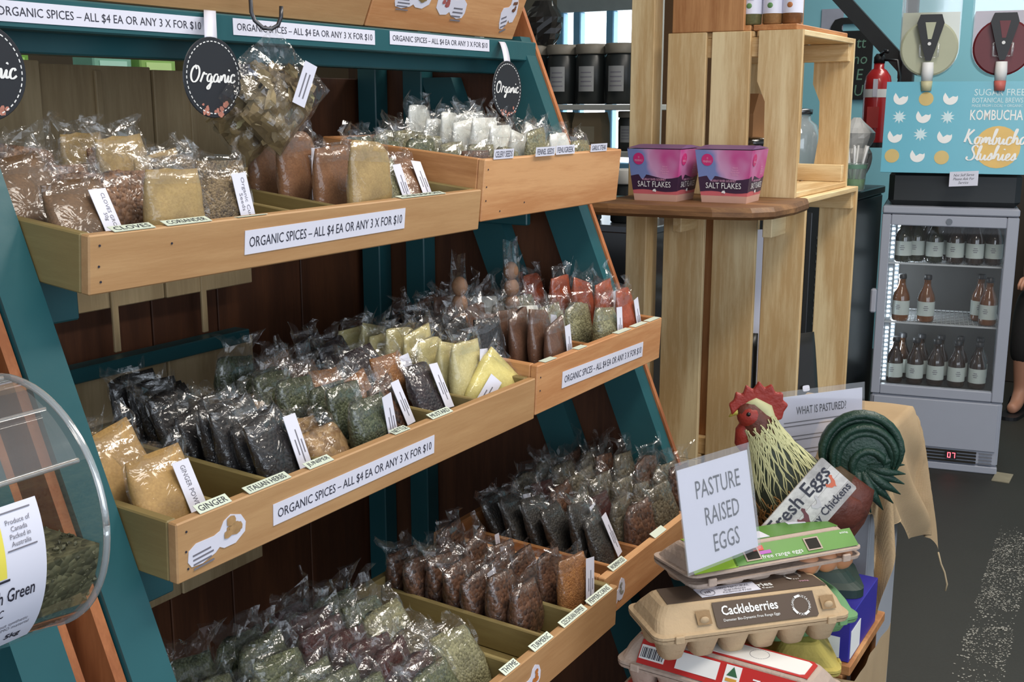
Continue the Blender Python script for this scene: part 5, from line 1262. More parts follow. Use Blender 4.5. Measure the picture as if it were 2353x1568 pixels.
# ------------------------------------------------------------------ drinks fridge
FA = math.radians(-79.3)
FO = Vector((4.285, .982, 0))
fr = thing('drinks_fridge', 'pale grey countertop drinks fridge with glass door standing on the floor', 'fridge', FO, (0, 0, FA))
FW, FD, FH = .465, .42, .985
SHELL_M = plain('fridge_grey_enamel', rgb(168, 172, 184), rough=.35, var=.03)
LINER = plain('fridge_liner', rgb(60, 60, 58), rough=.5, var=.05)
MB().box((0, .004, .028), (FW, FD, .272), bev=.008).build('lower_body', SHELL_M, fr)
MB().box((.012, -.004, .085), (FW - .012, .0035, .268), bev=.003).build('front_panel', SHELL_M, fr)
MB().box((0, .03, .955), (FW, FD, FH), bev=.006).build('top_cap', SHELL_M, fr); MB().box((0, -.004, .957), (FW, .0295, FH), bev=.005).build('top_cap_front', SHELL_M, fr)
for x0, x1 in ((0, .022), (FW - .022, FW)):
    MB().box((x0, FD - .03, .2725), (x1, FD, .9545), bev=.003).build('rear_pillar', SHELL_M, fr)
    MB().box((x0, .032, .2725), (x1, .055, .9545), bev=.003).build('front_pillar', SHELL_M, fr)
for xx in (.002, FW - .006): MB().box((xx, .056, .2725), (xx + .004, FD - .031, .9545)).build('side_glass', GLASS, fr)
MB().box((.023, FD - .03, .2725), (FW - .023, FD - .022, .9545)).build('back_panel', LINER, fr)
MB().box((.023, .056, .2725), (FW - .023, FD - .031, .300)).build('liner_floor', LINER, fr)
MB().box((.023, .056, .940), (FW - .023, FD - .031, .9545)).build('liner_ceiling', LINER, fr)
# door: frame rails and glass
for lo, hi in (((0, 0, .275), (.032, .0285, .9545)), ((FW - .040, 0, .275), (FW, .0285, .9545)), ((.0325, 0, .275), (FW - .0405, .0285, .312)), ((.0325, 0, .915), (FW - .0405, .0285, .9545))):
    MB().box(lo, hi, bev=.003).build('door_rail', SHELL_M, fr)
MB().box((.0325, .010, .3125), (FW - .0405, .014, .9145)).build('door_glass', GLASS, fr)
MB().box((-.022, -.012, .585), (-.001, .02, .675), bev=.005).build('door_handle', plain('handle_grey', rgb(178, 180, 192), rough=.4), fr)
MB().lathe([(.011, 0), (.011, .003)], 20, frame((FW * .5, -.0005, .934), X_, Z_)).build('lock', STEEL, fr)
for k in range(4): MB().box((.02, -.006, .036 + .0125 * k), (FW - .075, -.0005, .0425 + .0125 * k)).build('vent_slot', HOLE, fr); MB().box((FW - .065, -.004, .036 + .0125 * k), (FW - .02, -.0005, .040 + .0125 * k)).build('vent_rib', plain('rib_grey', rgb(120, 122, 130)), fr)  # raised dark bars: the shade of the slots is put into their colour
MB().box((.20, -.0075, .034), (.206, -.0062, .086)).build('vent_bar', SHELL_M, fr)
MB().box((0.0, -.002, .0), (FW, .03, .0275), bev=.003).build('plinth', SHELL_M, fr); MB().box((.02, .0305, 0), (FW - .02, FD - .02, .0275)).build('foot', BLACK, fr)
SEG = plain('red_digits', rgb(255, 40, 50), emit=(1, .06, .08, 1), estr=6.0)
b = MB()
def seg(ox, segs):
    w_, h_ = .011, .020; t_ = .0022; z0 = .052
    S = {'a': (ox, z0 + h_ - t_, ox + w_, z0 + h_), 'g': (ox, z0 + h_ / 2 - t_ / 2, ox + w_, z0 + h_ / 2 + t_ / 2), 'd': (ox, z0, ox + w_, z0 + t_), 'f': (ox, z0 + h_ / 2, ox + t_, z0 + h_), 'b': (ox + w_ - t_, z0 + h_ / 2, ox + w_, z0 + h_), 'e': (ox, z0, ox + t_, z0 + h_ / 2), 'c': (ox + w_ - t_, z0, ox + w_, z0 + h_ / 2)}
    for q in segs: b.box((S[q][0], -.0098, S[q][1]), (S[q][2], -.0090, S[q][3]))
seg(.290, 'abcdef'); seg(.306, 'abc'); b.build('red_display', SEG, fr)
MB().box((.284, -.0088, .047), (.322, -.0064, .077)).build('display_window', BLACK, fr)
# wire shelves
WIRE = plain('white_wire', rgb(190, 194, 196), rough=.35)
SH_Z = (.302, .545, .770)
for z in SH_Z[1:]:
    s_ = MB(); s_.box((.026, .060, z - .006), (FW - .026, .064, z)); s_.box((.026, FD - .04, z - .006), (FW - .026, FD - .036, z)); s_.box((.026, .064, z - .006), (.030, FD - .04, z)); s_.box((FW - .030, .064, z - .006), (FW - .026, FD - .04, z))
    for k in range(1, 26): s_.box((.026 + k * .0159, .064, z - .003), (.0285 + k * .0159, FD - .04, z - .0005))
    for k in range(1, 9): s_.box((.026, .064 + k * .034, z - .0055), (FW - .026, .0665 + k * .034, z - .003))
    s_.build('wire_shelf', WIRE, fr)
LED = plain('led_white', (1, 1, 1, 1), emit=(.80, .92, 1, 1), estr=9.0)
for xx, yy in ((.042, .066), (.055, FD - .06)):
    b = MB()
    for z0, z1 in ((.315, .530), (.560, .755), (.785, .925)):
        k = int((z1 - z0) / .0165)
        for q in range(k):
            z = z0 + (z1 - z0) * q / k
            b.add([(xx - .005, yy, z), (xx + .006, yy, z + .002), (xx + .004, yy, z + .009), (xx - .005, yy, z + .008), (xx, yy - .004, z + .005)], [(0, 1, 4), (1, 2, 4), (2, 3, 4), (3, 0, 4)])
    tag(b.build('led_strip', LED, fr), kind='stuff')
    MB().box((xx - .009, yy + .001, .312), (xx + .009, yy + .004, .93)).build('led_channel', plain('led_channel_grey', rgb(150, 160, 168), rough=.4), fr)
lp = bpy.data.lights.new('fridge_light', 'AREA'); lp.shape = 'RECTANGLE'; lp.size = .55; lp.size_y = .02; lp.energy = 1.6; lp.color = (.82, .92, 1)
lo_ = bpy.data.objects.new('fridge_light', lp); COL.objects.link(lo_); lo_.parent = fr; lo_.location = (.055, .10, .62); lo_.rotation_euler = (0, math.radians(-90), 0); lo_.rotation_euler = Euler((math.radians(90), math.radians(90), math.radians(-55)), 'XYZ')
# bottles
AMB = plain('dark_amber_glass', rgb(46, 28, 14), rough=.08, coat=1.0, var=.15); AMB2 = plain('lit_amber_glass', rgb(112, 66, 26), rough=.08, coat=1.0, var=.2); GRN_B = plain('dark_green_glass', rgb(34, 38, 20), rough=.08, coat=1)  # second amber is a lit copy: light put into the middle-shelf bottle colour
prof = [(.026, 0), (.030, .004), (.031, .010), (.031, .088), (.028, .102), (.018, .125), (.013, .140), (.0125, .156), (.014, .157), (.014, .162)]
BOT = MB().lathe(prof, 24).mesh('bottle_glass', True); BLAB = MB().lathe([(.0314, .024), (.0314, .078)], 24, cap=False).mesh('bottle_label', True); BCAP = MB().lathe([(.0145, .1595), (.0152, .162), (.0145, .176), (.012, .178)], 18).mesh('bottle_cap', True)
LABM = plain('bottle_label_paper', rgb(196, 206, 200), rough=.5, var=.03)
bp_ = MB()
for q, (a, c) in enumerate(((.060, .010), (.053, .014), (.046, .010))):
    n = 5; v = []; 
    for i in range(n + 1): th = -math.pi / 2 + (i / n - .5) * c / .0316 * 1.3; v += [(.0318 * math.cos(th), .0318 * math.sin(th), a), (.0318 * math.cos(th), .0318 * math.sin(th), a + .0026)]
    bp_.add(v, [(2 * i, 2 * i + 2, 2 * i + 3, 2 * i + 1) for i in range(n)])
BPR = bp_.mesh('bottle_print')
FM = Matrix.Translation(FO) @ Matrix.Rotation(FA, 4, 'Z')
rows_ = ((2, ((.080, .10), (.125, .13), (.190, .11), (.262, .105), (.330, .10), (.395, .115)), 'top'), (1, ((.085, .095), (.175, .100), (.392, .100), (.365, .185)), 'middle'), (0, ((.078, .095), (.152, .098), (.226, .10), (.300, .098), (.374, .095)), 'bottom'))
ORD5 = ('leftmost', 'second from left', 'third from left', 'fourth from left', 'fifth from left', 'rightmost')
for si, sp_, nm in rows_:
    for k, (x, y) in enumerate(sp_):
        where = (ORD5[k] if not (k == len(sp_) - 1) else 'rightmost') if si != 1 else ('leftmost', 'second from left', 'rightmost', 'half-hidden rear')[k]
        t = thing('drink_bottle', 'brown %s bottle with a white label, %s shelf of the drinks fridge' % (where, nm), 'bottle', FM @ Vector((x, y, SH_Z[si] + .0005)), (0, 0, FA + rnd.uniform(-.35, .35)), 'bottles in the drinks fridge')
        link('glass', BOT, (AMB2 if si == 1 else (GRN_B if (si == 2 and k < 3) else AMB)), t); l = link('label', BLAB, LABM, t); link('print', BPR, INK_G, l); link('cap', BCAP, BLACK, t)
    if si != 1:
        for k in range(5):
            x = .10 + .070 * k
            t = thing('drink_bottle', 'brown rear-row bottle, %s, %s shelf of the drinks fridge' % (('leftmost', 'second from left', 'middle', 'fourth from left', 'rightmost')[k], nm), 'bottle', FM @ Vector((x, .185, SH_Z[si] + .0005)), (0, 0, FA), 'rear bottles in the drinks fridge')
            link('glass', BOT, AMB, t); link('label', BLAB, LABM, t); link('cap', BCAP, BLACK, t)
dkp = thing('added_dark_panel', 'low panel added to darken the area behind the fridge, right picture edge', 'partition', (5.95, -0.6, 0))  # panel added so the area right of the fridge comes out dark
MB().box((0, 0, 0), (.04, 1.45, 1.15), bev=.004).build('panel', plain('added_panel_brown', rgb(58, 50, 42), rough=.7), dkp); MB().box((-.006, 0, 1.1505), (.046, 1.45, 1.175), bev=.003).build('cap_rail', plain('added_panel_brown', rgb(58, 50, 42)), dkp)
# flattened card under the fridge corner
tag(MB().box((4.29, .47, .0005), (4.40, .53, .004), Matrix.Identity(4)).build('card_scrap', plain('dirty_card', rgb(150, 142, 120), rough=.8, var=.3)), 'scrap of pale card on the floor at the fridge corner', 'card')

# ------------------------------------------------------------------ slush machine on the fridge
sl = thing('slush_machine', 'two-bowl slush machine with turquoise front standing on the fridge', 'slush machine', FM @ Vector((-.015, .0, FH)), (0, 0, FA))
MB().box((.03, .03, 0), (.48, .40, .13), bev=.02).build('base', plain('charcoal_plastic', rgb(34, 38, 40), rough=.4, var=.05), sl)
TQ = plain('turquoise_print', rgb(96, 178, 200), rough=.35, var=.03)
pz0, pz1 = .125, .445; py0, py1 = -.045, .035
PX0, PX1 = 0.0, .51
def pan(u, v_, dn=0.0):
    """u 0..1 across, v 0..1 up the sloping front panel"""
    return Vector((PX0 + (PX1 - PX0) * u, py0 + (py1 - py0) * v_ - dn, pz0 + (pz1 - pz0) * v_))
PY = Vector((0, py1 - py0, pz1 - pz0)).normalized(); PH = Vector((0, py1 - py0, pz1 - pz0)).length
plate('front_panel', sl, PX1 - PX0, PH, pan(.5, .5), X_, PY, TQ, t=.006, n0=-.006)
MB().box((.02, .042, .1305), (.49, .40, .445), bev=.01).build('housing', plain('charcoal_plastic', rgb(34, 38, 40)), sl)
PALE = plain('pale_blue_print', rgb(204, 228, 234), rough=.4); SUN = plain('sand_print', rgb(206, 180, 112), rough=.4)
moon = [(math.cos(a), math.sin(a)) for a in [math.radians(20 - 230 * i / 18) for i in range(19)]] + [(-.75, .75), (-.35, .15), (-.2, -.1), (.3, .25), (.75, .15)]
flake = [((1 if k % 2 else .5) * math.cos(6.283 * k / 20), (1 if k % 2 else .5) * math.sin(6.283 * k / 20)) for k in range(20)]
circ = [(math.cos(6.283 * k / 24), math.sin(6.283 * k / 24)) for k in range(24)]
for u, v_, kind in ((.10, .82, 'm'), (.27, .81, 's'), (.43, .82, 'm'), (.10, .61, 'f'), (.26, .62, 'm'), (.42, .61, 'f'), (.08, .40, 'm'), (.25, .42, 'f'), (.41, .40, 'm'), (.07, .18, 's'), (.24, .19, 'm'), (.40, .17, 's')):
    plate({'m': 'crescent_print', 's': 'sun_print', 'f': 'snowflake_print'}[kind], sl, .050, .050, pan(u, v_), X_, PY, {'m': WHITE, 's': SUN, 'f': PALE}[kind], t=.0004, n0=.0004, poly={'m': moon, 's': circ, 'f': flake}[kind])
plate('sun_print', sl, .150, .150, pan(.755, .29), X_, PY, plain('golden_print', rgb(222, 182, 96), rough=.4), t=.0004, n0=.0004, poly=circ)
lettering('SUGAR FREE', sl, .165, .024, pan(.745, .88), X_, PY, PALE); lettering('BOTANICAL BREWS', sl, .165, .018, pan(.735, .795), X_, PY, PALE); lettering('MADE FROM LOCAL + ORGANIC', sl, .165, .010, pan(.735, .735), X_, PY, PALE)
lettering('KOMBUCHA', sl, .172, .037, pan(.735, .635), X_, PY, WHITE, bold=.01)
script('Kombucha', sl, .205, .058, pan(.74, .40), X_, PY, WHITE, r=.014, n0=.0018); script('Slushies', sl, .165, .056, pan(.72, .225), X_, PY, WHITE, r=.016, n0=.0018)
nt = plate('handwritten_note', sl, .095, .052, pan(.555, -.055) + Vector((0, -.004, 0)), (.99, 0, .06), (0, .02, 1), PAPER)
lettering('Not Self Serve\nPlease Ask For\nService', nt, .070, .036, pan(.555, -.055) + Vector((0, -.004, 0)), (.99, 0, .06), (0, .02, 1), INK, shear=.3)
def bowl(cx, fill_m, spout_m, lab):
    Rb = .098; zc = .562
    # front disc and barrel filled with slush
    MB().lathe([(Rb, 0), (Rb, .008), (Rb - .006, .012)], 40, frame((cx, .062, zc), X_, Z_)).build('front_disc', fill_m, sl)
    sec = [(Rb * math.cos(a), zc + Rb * math.sin(a)) for a in [math.radians(180 + 180 * i / 16) for i in range(17)]]
    sec2 = [(x + cx, z) for x, z in sec] + [(cx + Rb * .98, zc + .125), (cx - Rb * .98, zc + .125)]
    MB().prism(sec2, .064, .36).build('slush_fill', fill_m, sl)
    MB().prism([(cx + (x - cx) * 1.03, z) for x, z in sec2[:17]] + [(cx + Rb * 1.03, zc + .30), (cx - Rb * 1.03, zc + .30)], .060, .37).build('bowl', clear('bowl_plastic', gloss=.10, rough=.06, haze=.10), sl)
    b = MB()
    b.prism([(cx - .036, zc + .115), (cx + .036, zc + .115), (cx + .046, zc + .085), (cx + .020, zc - .010), (cx + .009, zc - .045), (cx - .009, zc - .045), (cx - .020, zc - .010), (cx - .046, zc + .085)], .018, .030)
    b.build('tap_handle', BLACK, sl)
    MB().prism([(cx - .018, zc + .088), (cx + .018, zc + .088), (cx + .006, zc + .030), (cx - .006, zc + .030)], .0165, .0178).build('handle_opening', fill_m, sl)
    MB().lathe([(.006, 0), (.006, .002)], 12, frame((cx, .0165, zc + .014), X_, Z_)).build('handle_pin', WHITE, sl)
    for s_ in (-1, 1): MB().tube([(cx + s_ * .012, .035, zc - .03), (cx + s_ * .030, .03, zc - .03), (cx + s_ * .032, .03, zc + .012), (cx + s_ * .020, .035, zc + .018)], .005, 8).build('tap_lug', clear('bowl_plastic'), sl, True)
    MB().lathe([(.019, zc - .115), (.021, zc - .085), (.019, zc - .05)], 20, Matrix.Translation((cx, .030, 0))).build('spout', WHITE, sl, True)
    MB().lathe([(.018, zc - .150), (.020, zc - .1155)], 20, Matrix.Translation((cx, .030, 0))).build('spout_tip', spout_m, sl, True)
bowl(.135, plain('cream_slush', rgb(186, 188, 160), rough=.4, var=.08, scale=14), plain('cream_tip', rgb(206, 200, 160)), '')
bowl(.378, plain('red_slush', rgb(104, 30, 36), rough=.35, var=.15, scale=14), plain('pink_tip', rgb(206, 110, 100)), '')
plate('paper_notice', sl, .075, .10, (.135, .058, .79), X_, Z_, PAPER)

# ------------------------------------------------------------------ things left of the fridge
ck = thing('black_cabinet', 'black vented drinks cabinet standing between the crates and the fridge', 'cabinet', (4.26, 1.082, 0))
MB().box((0, 0, .0), (.45, .55, 1.0), bev=.008).build('body', plain('black_cabinet_steel', rgb(42, 46, 48), rough=.35, var=.1), ck)
MB().box((-.012, -.006, 1.0005), (.46, .56, 1.03), bev=.004).build('top', plain('black_top', rgb(36, 38, 38), rough=.3), ck)
for k in range(12): MB().box((-.004, .06, .52 + .030 * k), (-.0005, .13, .530 + .030 * k)).build('vent_slot', plain('vent_grey', rgb(74, 80, 80)), ck)
MB().box((-.010, .15, .20), (-.0005, .17, .95), bev=.002).build('handle', STEEL, ck)
tu = thing('straw_tub', 'clear tub of paper straws with a pale green band, left of the turquoise front', 'tub', (4.33, 1.105, 1.0305))
MB().lathe([(.035, 0), (.040, .004), (.045, .10), (.047, .105)], 24).build('tub', clear('greenish_plastic', gloss=.08, tint=(.72, .86, .78), haze=.25), tu, True)
MB().lathe([(.0452, .085), (.0468, .100)], 24, cap=False).build('band', plain('sage_band', rgb(110, 150, 128)), tu, True); MB().lathe([(.036, .006), (.040, .045)], 24).build('green_fill', plain('green_lids', rgb(130, 180, 80)), tu, True)
for k in range(9):
    a = k * 2.4; q = .026 * math.sqrt(k / 9 + .1); d = Vector((math.cos(a) * .25, math.sin(a) * .25, 1)).normalized(); p0 = Vector((math.cos(a) * q, math.sin(a) * q, .047))
    MB().tube([p0, p0 + d * .125], .0045, 6).build('straw', WHITE, tu, True)
pb = thing('plastic_bag', 'crumpled white plastic bag beside the fire extinguisher', 'bag', (4.50, 1.15, 1.0305)); pb.scale = (.7, .75, .75)
v = []; f = []; n = 18
for i in range(15):
    q = i / 14; R0 = .075 * (math.sin(math.pi * min(1, q * 1.25)) ** .7 if q < .55 else .75 + .45 * math.sin((q - .55) * 7) ) * (1 - .75 * max(0, q - .8) / .2) + .004
    for k in range(n):
        g = 6.283 * k / n; R1 = R0 * (1 + .22 * noise.noise(Vector((math.cos(g) * 2, math.sin(g) * 2, q * 5))))
        v.append((R1 * math.cos(g), R1 * math.sin(g), .36 * q))
for i in range(14):
    for k in range(n): f.append((i * n + k, i * n + (k + 1) % n, (i + 1) * n + (k + 1) % n, (i + 1) * n + k))
f.append(tuple(reversed(range(n)))); f.append(tuple(range(14 * n, 15 * n)))
MB().add(v, f).build('bag_film', plain('white_thin_plastic', rgb(206, 206, 204), rough=.35, coat=.3), pb)
# dark steel frame with diagonal brace, extinguisher strapped to it
sf = thing('steel_frame', 'dark steel post with a diagonal brace in front of the turquoise wall', 'post', (5.235, 1.135, 0))
DST = plain('dark_painted_steel', rgb(44, 46, 48), rough=.5)
MB().box((0, -.025, 0), (.04, .025, 3.2), bev=.004).build('post', DST, sf)
MB().add([(x, y, z) for x in (.045, .075) for y, z in ((.03, 1.56), (.03, 1.47), (.60, 2.06), (.60, 2.15))], [(0, 1, 2, 3), (7, 6, 5, 4), (0, 4, 5, 1), (1, 5, 6, 2), (2, 6, 7, 3), (3, 7, 4, 0)]).build('brace', DST, sf)
MB().box((.041, .026, 1.46), (.08, .05, 1.58), bev=.003).build('gusset', DST, sf)
fe = thing('fire_extinguisher', 'red fire extinguisher with a white band strapped to the steel post', 'fire extinguisher', (5.16, 1.238, 1.165))
REDX = plain('extinguisher_red', rgb(176, 36, 38), rough=.3, coat=.5)
MB().lathe([(.05, 0), (.056, .01), (.058, .03), (.058, .27), (.052, .305), (.034, .33), (.022, .338), (.022, .36)], 28).build('cylinder', REDX, fe, True)
MB().lathe([(.0588, .215), (.0588, .250)], 28, cap=False).build('white_band', WHITE, fe, True); MB().lathe([(.0585, .0), (.0585, .022)], 28, cap=False).build('foot_ring', BLACK, fe, True)
MB().lathe([(.024, .3605), (.024, .385), (.014, .40)], 16).build('valve', BLACK, fe, True)
MB().tube([(0, 0, .39), (-.04, -.03, .41), (-.075, -.05, .405)], .008, 8).build('lever', BLACK, fe, True); MB().tube([(0, -.02, .375), (.0, -.075, .37), (.0, -.09, .30), (.0, -.075, .15)], .007, 8).build('hose', BLACK, fe, True)
plate('instruction_label', fe, .05, .09, (-.0590, 0, .13), (0, -1, 0), Z_, plain('red_label', rgb(196, 70, 66))); plate('tag_label', fe, .020, .075, (-.0592, -.004, .255), (0, -1, 0), Z_, PAPER)
MB().box((-.002, -.105, .15), (.076, -.0605, .17)).build('wall_strap', DST, fe)
# black handled board sign and notice on the wall
bs_ = thing('board_sign', 'black paddle-shaped board sign with a hand hole and green lettering on the wall', 'sign', (6.392, 1.687, 1.575)); bs_.scale = (1, .68, 1)
out = [(-.17, -.20), (.17, -.20), (.17, .19), (.14, .225), (.09, .235), (-.09, .235), (-.14, .225), (-.17, .19)]
hole = [(-.075, .165), (.075, .165), (.085, .175), (.085, .192), (.075, .202), (-.075, .202), (-.085, .192), (-.085, .175)]
b = MB()
for y0, fl_ in ((-.012, 0), (0, 1)):
    o_ = len(b.v); b.v += [(y0, -x, z) for x, z in out] + [(y0, -x, z) for x, z in hole]
    pairs = [(0, 1, 1, 0), (1, 2, 2, 1), (2, 3, 3, 2), (3, 4, 4, 3), (4, 5, 5, 4), (5, 6, 6, 5), (6, 7, 7, 6), (7, 0, 0, 7)]
    for a, c, e, g_ in pairs: q = (o_ + a, o_ + c, o_ + 8 + e, o_ + 8 + g_); b.f.append(q if fl_ else tuple(reversed(q)))
for k in range(8): b.f.append((k, (k + 1) % 8, 16 + (k + 1) % 8, 16 + k)); b.f.append((8 + k, 24 + k, 24 + (k + 1) % 8, 8 + (k + 1) % 8))
b.build('board', plain('black_board', rgb(30, 32, 32), rough=.5), bs_)
lettering('tt\nno\nE\nU', bs_, .11, .30, (-.0125, -.08, -.03), (0, -1, 0), Z_, plain('sage_green_paint', rgb(110, 150, 130)), shear=.1)
nt = thing('wall_notice', 'pale paper notice on the turquoise wall above the black board sign', 'notice', (6.395, 1.80, 1.74)); MB().box((-.003, -.06, -.12), (0, .06, .12)).build('paper', plain('grey_paper', rgb(176, 180, 196)), nt)

# ------------------------------------------------------------------ shelf of black jars in the background
js = thing('jar_shelf', 'pale shelf unit of black jars in front of the bright window', 'shelf', (3.26, 1.46, 0))
SHW = plain('pale_grey_shelf', rgb(170, 172, 166), rough=.5)
for z in (.40, 1.205, 1.350): MB().box((0, 0, z - .018), (.26, .62, z), bev=.002).build('shelf_board', SHW, js)
for x in (.0, .235):
    for y in (.0, .595): MB().box((x, y - .0255 if y == 0 else y + .0255, 0), (x + .025, y if y == 0 else y + .05, 1.9), bev=.002).build('upright', SHW, js)
JB = plain('black_jar_plastic', rgb(40, 44, 44), rough=.35, var=.08); JL = plain('grey_jar_lid', rgb(126, 120, 108), rough=.5); JLW = plain('white_jar_lid', rgb(210, 210, 206), rough=.4); JLAB = plain('grey_jar_label', rgb(150, 152, 152), rough=.5, var=.06)
def jar(x, y, z, lab, lidm=JL, s_=1.0):
    t = thing('black_jar', lab, 'jar', (x, y, z), group='black jars on the shelf'); t.scale = (s_, s_, s_)
    MB().lathe([(.044, 0), (.050, .004), (.051, .145), (.046, .152), (.046, .156)], 24).build('jar_body', JB, t, True)
    MB().lathe([(.0515, .1565), (.0525, .160), (.0525, .184), (.048, .188)], 24).build('lid', lidm, t, True)
    n = 8; v = []
    for i in range(n + 1): a = math.pi + .08 + (i / n - .5) * 1.05; v += [(.0516 * math.cos(a), .0516 * math.sin(a), .040), (.0516 * math.cos(a), .0516 * math.sin(a), .118)]
    l = MB().add(v, [(2 * i, 2 * i + 2, 2 * i + 3, 2 * i + 1) for i in range(n)]).build('label', JLAB, t, True)
    v = []; f = []
    for q in range(4):
        o_ = len(v)
        for i in range(6): a = math.pi + .08 + (i / 5 - .5) * (.8 - .1 * (q % 2)); v += [(.0519 * math.cos(a), .0519 * math.sin(a), .055 + .014 * q), (.0519 * math.cos(a), .0519 * math.sin(a), .059 + .014 * q)]
        f += [(o_ + 2 * i, o_ + 2 * i + 2, o_ + 2 * i + 3, o_ + 2 * i + 1) for i in range(5)]
    MB().add(v, f).build('print', INK_G, l)
for k, y in enumerate((1.600, 1.705, 1.810, 1.915)): jar(3.335, y, 1.3505, ('rightmost', 'second from right', 'third from right', 'leftmost')[k] + ' black jar in the row below the bright window')
jar(3.335, 1.570, 1.2055, 'small black jar under the white shelf edge beside the timber post', JL, .66)
for k, (y, w_) in enumerate(((1.705, .11), (1.83, .12))):
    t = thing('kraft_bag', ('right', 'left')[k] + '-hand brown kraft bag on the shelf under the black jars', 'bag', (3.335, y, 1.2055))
    MB().prism([(-w_ / 2, 0), (w_ / 2, 0), (w_ / 2 * .96, .085), (w_ / 2 * .8, .12), (-w_ / 2 * .8, .118), (-w_ / 2 * .96, .085)], -.03, .03, Matrix.Rotation(-math.pi / 2, 4, 'Z')).build('bag_body', plain('drab_kraft', rgb(128, 112, 86), rough=.7, var=.15), t)  # even dull brown for the shelf bags
    plate('bag_label', t, w_ * .5, .05, (-.0302, 0, .05), (0, -1, 0), Z_, plain('drab_label', rgb(150, 140, 116)))
fb = thing('foil_bag', 'dark glossy bag standing on top of the black jars by the window', 'bag', (3.335, 1.885, 1.5395))
v, f = [], []
for i in range(9):
    q = i / 8
    for k in range(16):
        g = 6.283 * k / 16; R1 = (.060 * math.sin(math.pi * (.18 + .68 * q)) + .006) * (1 + .25 * noise.noise(Vector((math.cos(g) * 2, math.sin(g) * 2, q * 4))))
        v.append((R1 * .7 * math.cos(g), R1 * math.sin(g), .14 * q))
for i in range(8):
    for k in range(16): f.append((i * 16 + k, i * 16 + (k + 1) % 16, (i + 1) * 16 + (k + 1) % 16, (i + 1) * 16 + k))
f += [tuple(reversed(range(16))), tuple(range(128, 144))]
MB().add(v, f).build('bag_body', plain('black_foil', rgb(40, 38, 36), rough=.15, coat=.8), fb)
# glass counter under it
gc = thing('glass_counter', 'dark glass-fronted counter with steel top edge behind the timber post', 'counter', (2.92, 1.30, 0))
MB().box((0, 0, 0), (.25, .55, .72), bev=.004).build('base', plain('counter_dark', rgb(46, 42, 36), rough=.5), gc)
MB().box((0.01, .01, .7205), (.24, .54, .99)).build('glass_case', plain('smoked_glass', rgb(24, 24, 22), rough=.1, coat=.6), gc)
MB().box((-.006, -.004, .9905), (.256, .556, 1.012), bev=.003).build('steel_edge', STEEL, gc); MB().box((-.004, .0, .80), (.0095, .55, .83)).build('wood_strip', EDGEW(1), gc); MB().box((-.004, .0, .745), (.0095, .55, .775)).build('white_strip', SHW, gc)
for k, y in enumerate((1.42, 1.56)):
    t = thing('white_lid_jar', ('right', 'left')[k] + '-hand white-lidded jar on the glass counter', 'jar', (3.02, y, 1.0125), group='white-lidded jars')
    MB().lathe([(.046, 0), (.050, .004), (.050, .105), (.046, .112)], 24).build('jar_body', JB, t, True); MB().lathe([(.053, .1125), (.0535, .116), (.0535, .150), (.050, .153)], 24).build('lid', JLW, t, True)
    plate('label', t, .05, .05, (-.0512, 0, .055), (0, -1, 0), Z_, plain('teal_label', rgb(150, 190, 190)))

# ------------------------------------------------------------------ seated person, mostly beyond the right picture edge
SKN = plain('skin', rgb(184, 132, 106), rough=.5, var=.08); DKC = plain('black_cotton', rgb(30, 28, 27), rough=.85, var=.15, bump=.2)
pr = thing('person', 'person in dark clothes sitting low behind the fridge, bare ankle showing', 'person', (5.55, .36, 0), (0, 0, math.radians(170)))
def skin_mesh(name, pts, edges, m, parent, root=0, sub=2):
    me = bpy.data.meshes.new(name); me.from_pydata([p[:3] for p in pts], edges, []); me.update()
    o_ = link(name, me, m, parent)
    md = o_.modifiers.new('skin', 'SKIN'); md.use_smooth_shade = True
    sv = me.skin_vertices[0].data if me.skin_vertices else None
    if sv is None:
        bm = bmesh.new(); bm.from_mesh(me); bm.verts.layers.skin.verify(); bm.to_mesh(me); bm.free(); sv = me.skin_vertices[0].data
    for i, p in enumerate(pts): r_ = p[3]; sv[i].radius = (r_, r_ * (p[4] if len(p) > 4 else 1)); sv[i].use_root = (i == root)
    o_.modifiers.new('smooth', 'SUBSURF').levels = 1; o_.modifiers['smooth'].render_levels = sub
    return o_
# local: +x is where the person faces
P_ = [(0, 0, .46, .11, 1.2), (-.03, 0, .66, .11, 1.25), (-.02, 0, .86, .12, 1.3), (.0, 0, .97, .055), (.01, 0, 1.03, .045),
      (.02, .10, .45, .075), (.22, .17, .53, .062), (.25, .18, .30, .045), (.22, .18, .10, .032), (.27, .18, .045, .030), (.34, .18, .035, .024),
      (.02, -.10, .45, .075), (.22, -.17, .53, .062), (.25, -.18, .30, .045), (.22, -.18, .10, .032), (.27, -.18, .045, .030), (.34, -.18, .035, .024),
      (-.01, .17, .90, .05), (.02, .24, .70, .040), (.17, .20, .60, .030), (.21, .19, .600, .022), (-.01, -.17, .90, .05), (.02, -.24, .70, .040), (.17, -.20, .60, .030), (.21, -.19, .600, .022)]
E_ = [(0, 1), (1, 2), (2, 3), (3, 4), (0, 5), (5, 6), (6, 7), (7, 8), (8, 9), (9, 10), (0, 11), (11, 12), (12, 13), (13, 14), (14, 15), (15, 16), (2, 17), (17, 18), (18, 19), (19, 20), (2, 21), (21, 22), (22, 23), (23, 24)]
skin_mesh('body', P_, E_, SKN, pr)
g_ = lambda i, d: (*P_[i][:3], P_[i][3] + d, *(P_[i][4:]))
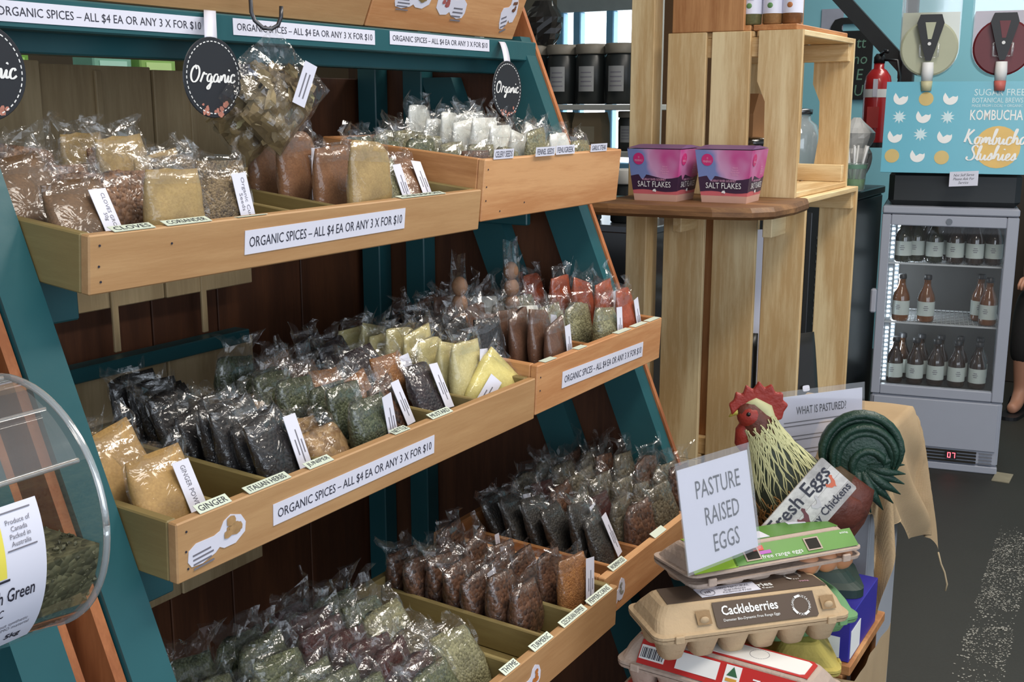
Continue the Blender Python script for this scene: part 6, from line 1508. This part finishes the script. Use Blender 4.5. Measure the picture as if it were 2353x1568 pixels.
skin_mesh('trousers', [g_(0, .012), g_(5, .012), g_(6, .014), (.25, .18, .30, .058), (.225, .18, .225, .058), g_(11, .012), g_(12, .014), (.25, -.18, .30, .058), (.225, -.18, .225, .058), (-.01, 0, .55, .125, 1.2)], [(0, 1), (1, 2), (2, 3), (3, 4), (0, 5), (5, 6), (6, 7), (7, 8), (0, 9)], DKC, pr)
skin_mesh('shirt', [g_(1, .014), g_(2, .014), (-.0, 0, .945, .075, 1.1), (-.01, .17, .90, .066), (.01, .225, .76, .056), (-.01, -.17, .90, .066), (.01, -.225, .76, .056), (-.01, 0, .55, .130, 1.25)], [(7, 0), (0, 1), (1, 2), (1, 3), (3, 4), (1, 5), (5, 6)], DKC, pr)
hd = MB().ball((.03, 0, 1.14), (.088, .072, .108), 12).build('head', SKN, pr, True)
MB().tube([(.112, 0, 1.155), (.128, 0, 1.13), (.114, 0, 1.118)], [.008, .013, .009], 8).build('nose', SKN, hd, True)
for s_ in (-1, 1):
    MB().ball((.103, s_ * .030, 1.150), (.010, .012, .008), 6).build('eye', plain('eye_black', rgb(14, 12, 10)), hd, True); MB().ball((.015, s_ * .072, 1.135), (.016, .008, .026), 6).build('ear', SKN, hd, True)
MB().ball((.105, 0, 1.088), (.010, .022, .005), 6).build('mouth', plain('lip', rgb(160, 90, 84)), hd, True)
MB().ball((.012, 0, 1.165), (.094, .080, .100), 12).build('hair', plain('dark_hair', rgb(40, 28, 20), rough=.6), hd, True); MB().ball((-.035, 0, 1.10), (.060, .074, .090), 10).build('hair_back', plain('dark_hair', rgb(40, 28, 20)), hd, True)
for s_ in (-1, 1):
    for k in range(4):
        y = s_ * .19 + (k - 1.5) * .014 ; L_ = (.058, .068, .064, .050)[k]
        MB().tube([(.225, y, .602), (.225 + L_ * .5, y * 1.0, .598), (.225 + L_ * .95, y, .578), (.225 + L_, y, .560)], [.0085, .0082, .0076, .006], 8).build('finger', SKN, pr, True)
    MB().tube([(.205, s_ * .165, .597), (.230, s_ * .140, .592), (.250, s_ * .132, .580)], [.010, .009, .007], 8).build('thumb', SKN, pr, True)
    MB().add(*loft([rrect(.27, .085, .04, 0), rrect(.27, .085, .04, .016)]), Matrix.Translation((.27, s_ * .18, 0))).build('sandal', BLACK, pr)
    MB().tube([(.24, s_ * .18 - .042, .012), (.245, s_ * .18 - .03, .075), (.245, s_ * .18 + .03, .075), (.24, s_ * .18 + .042, .012)], .010, 8, flat=(1, .4)).build('sandal_strap', BLACK, pr, True)
sto = thing('low_stool', 'low wooden stool under the seated person', 'stool', (5.56, .36, 0)); MB().lathe([(.16, .33), (.165, .335), (.165, .355), (.16, .36)], 28).build('seat', PINE_D(0), sto, True)
for k in range(3): a = 2.1 * k; MB().tube([(.12 * math.cos(a), .12 * math.sin(a), .3295), (.15 * math.cos(a), .15 * math.sin(a), 0)], .016, 10).build('leg', PINE_D(2), sto, True)
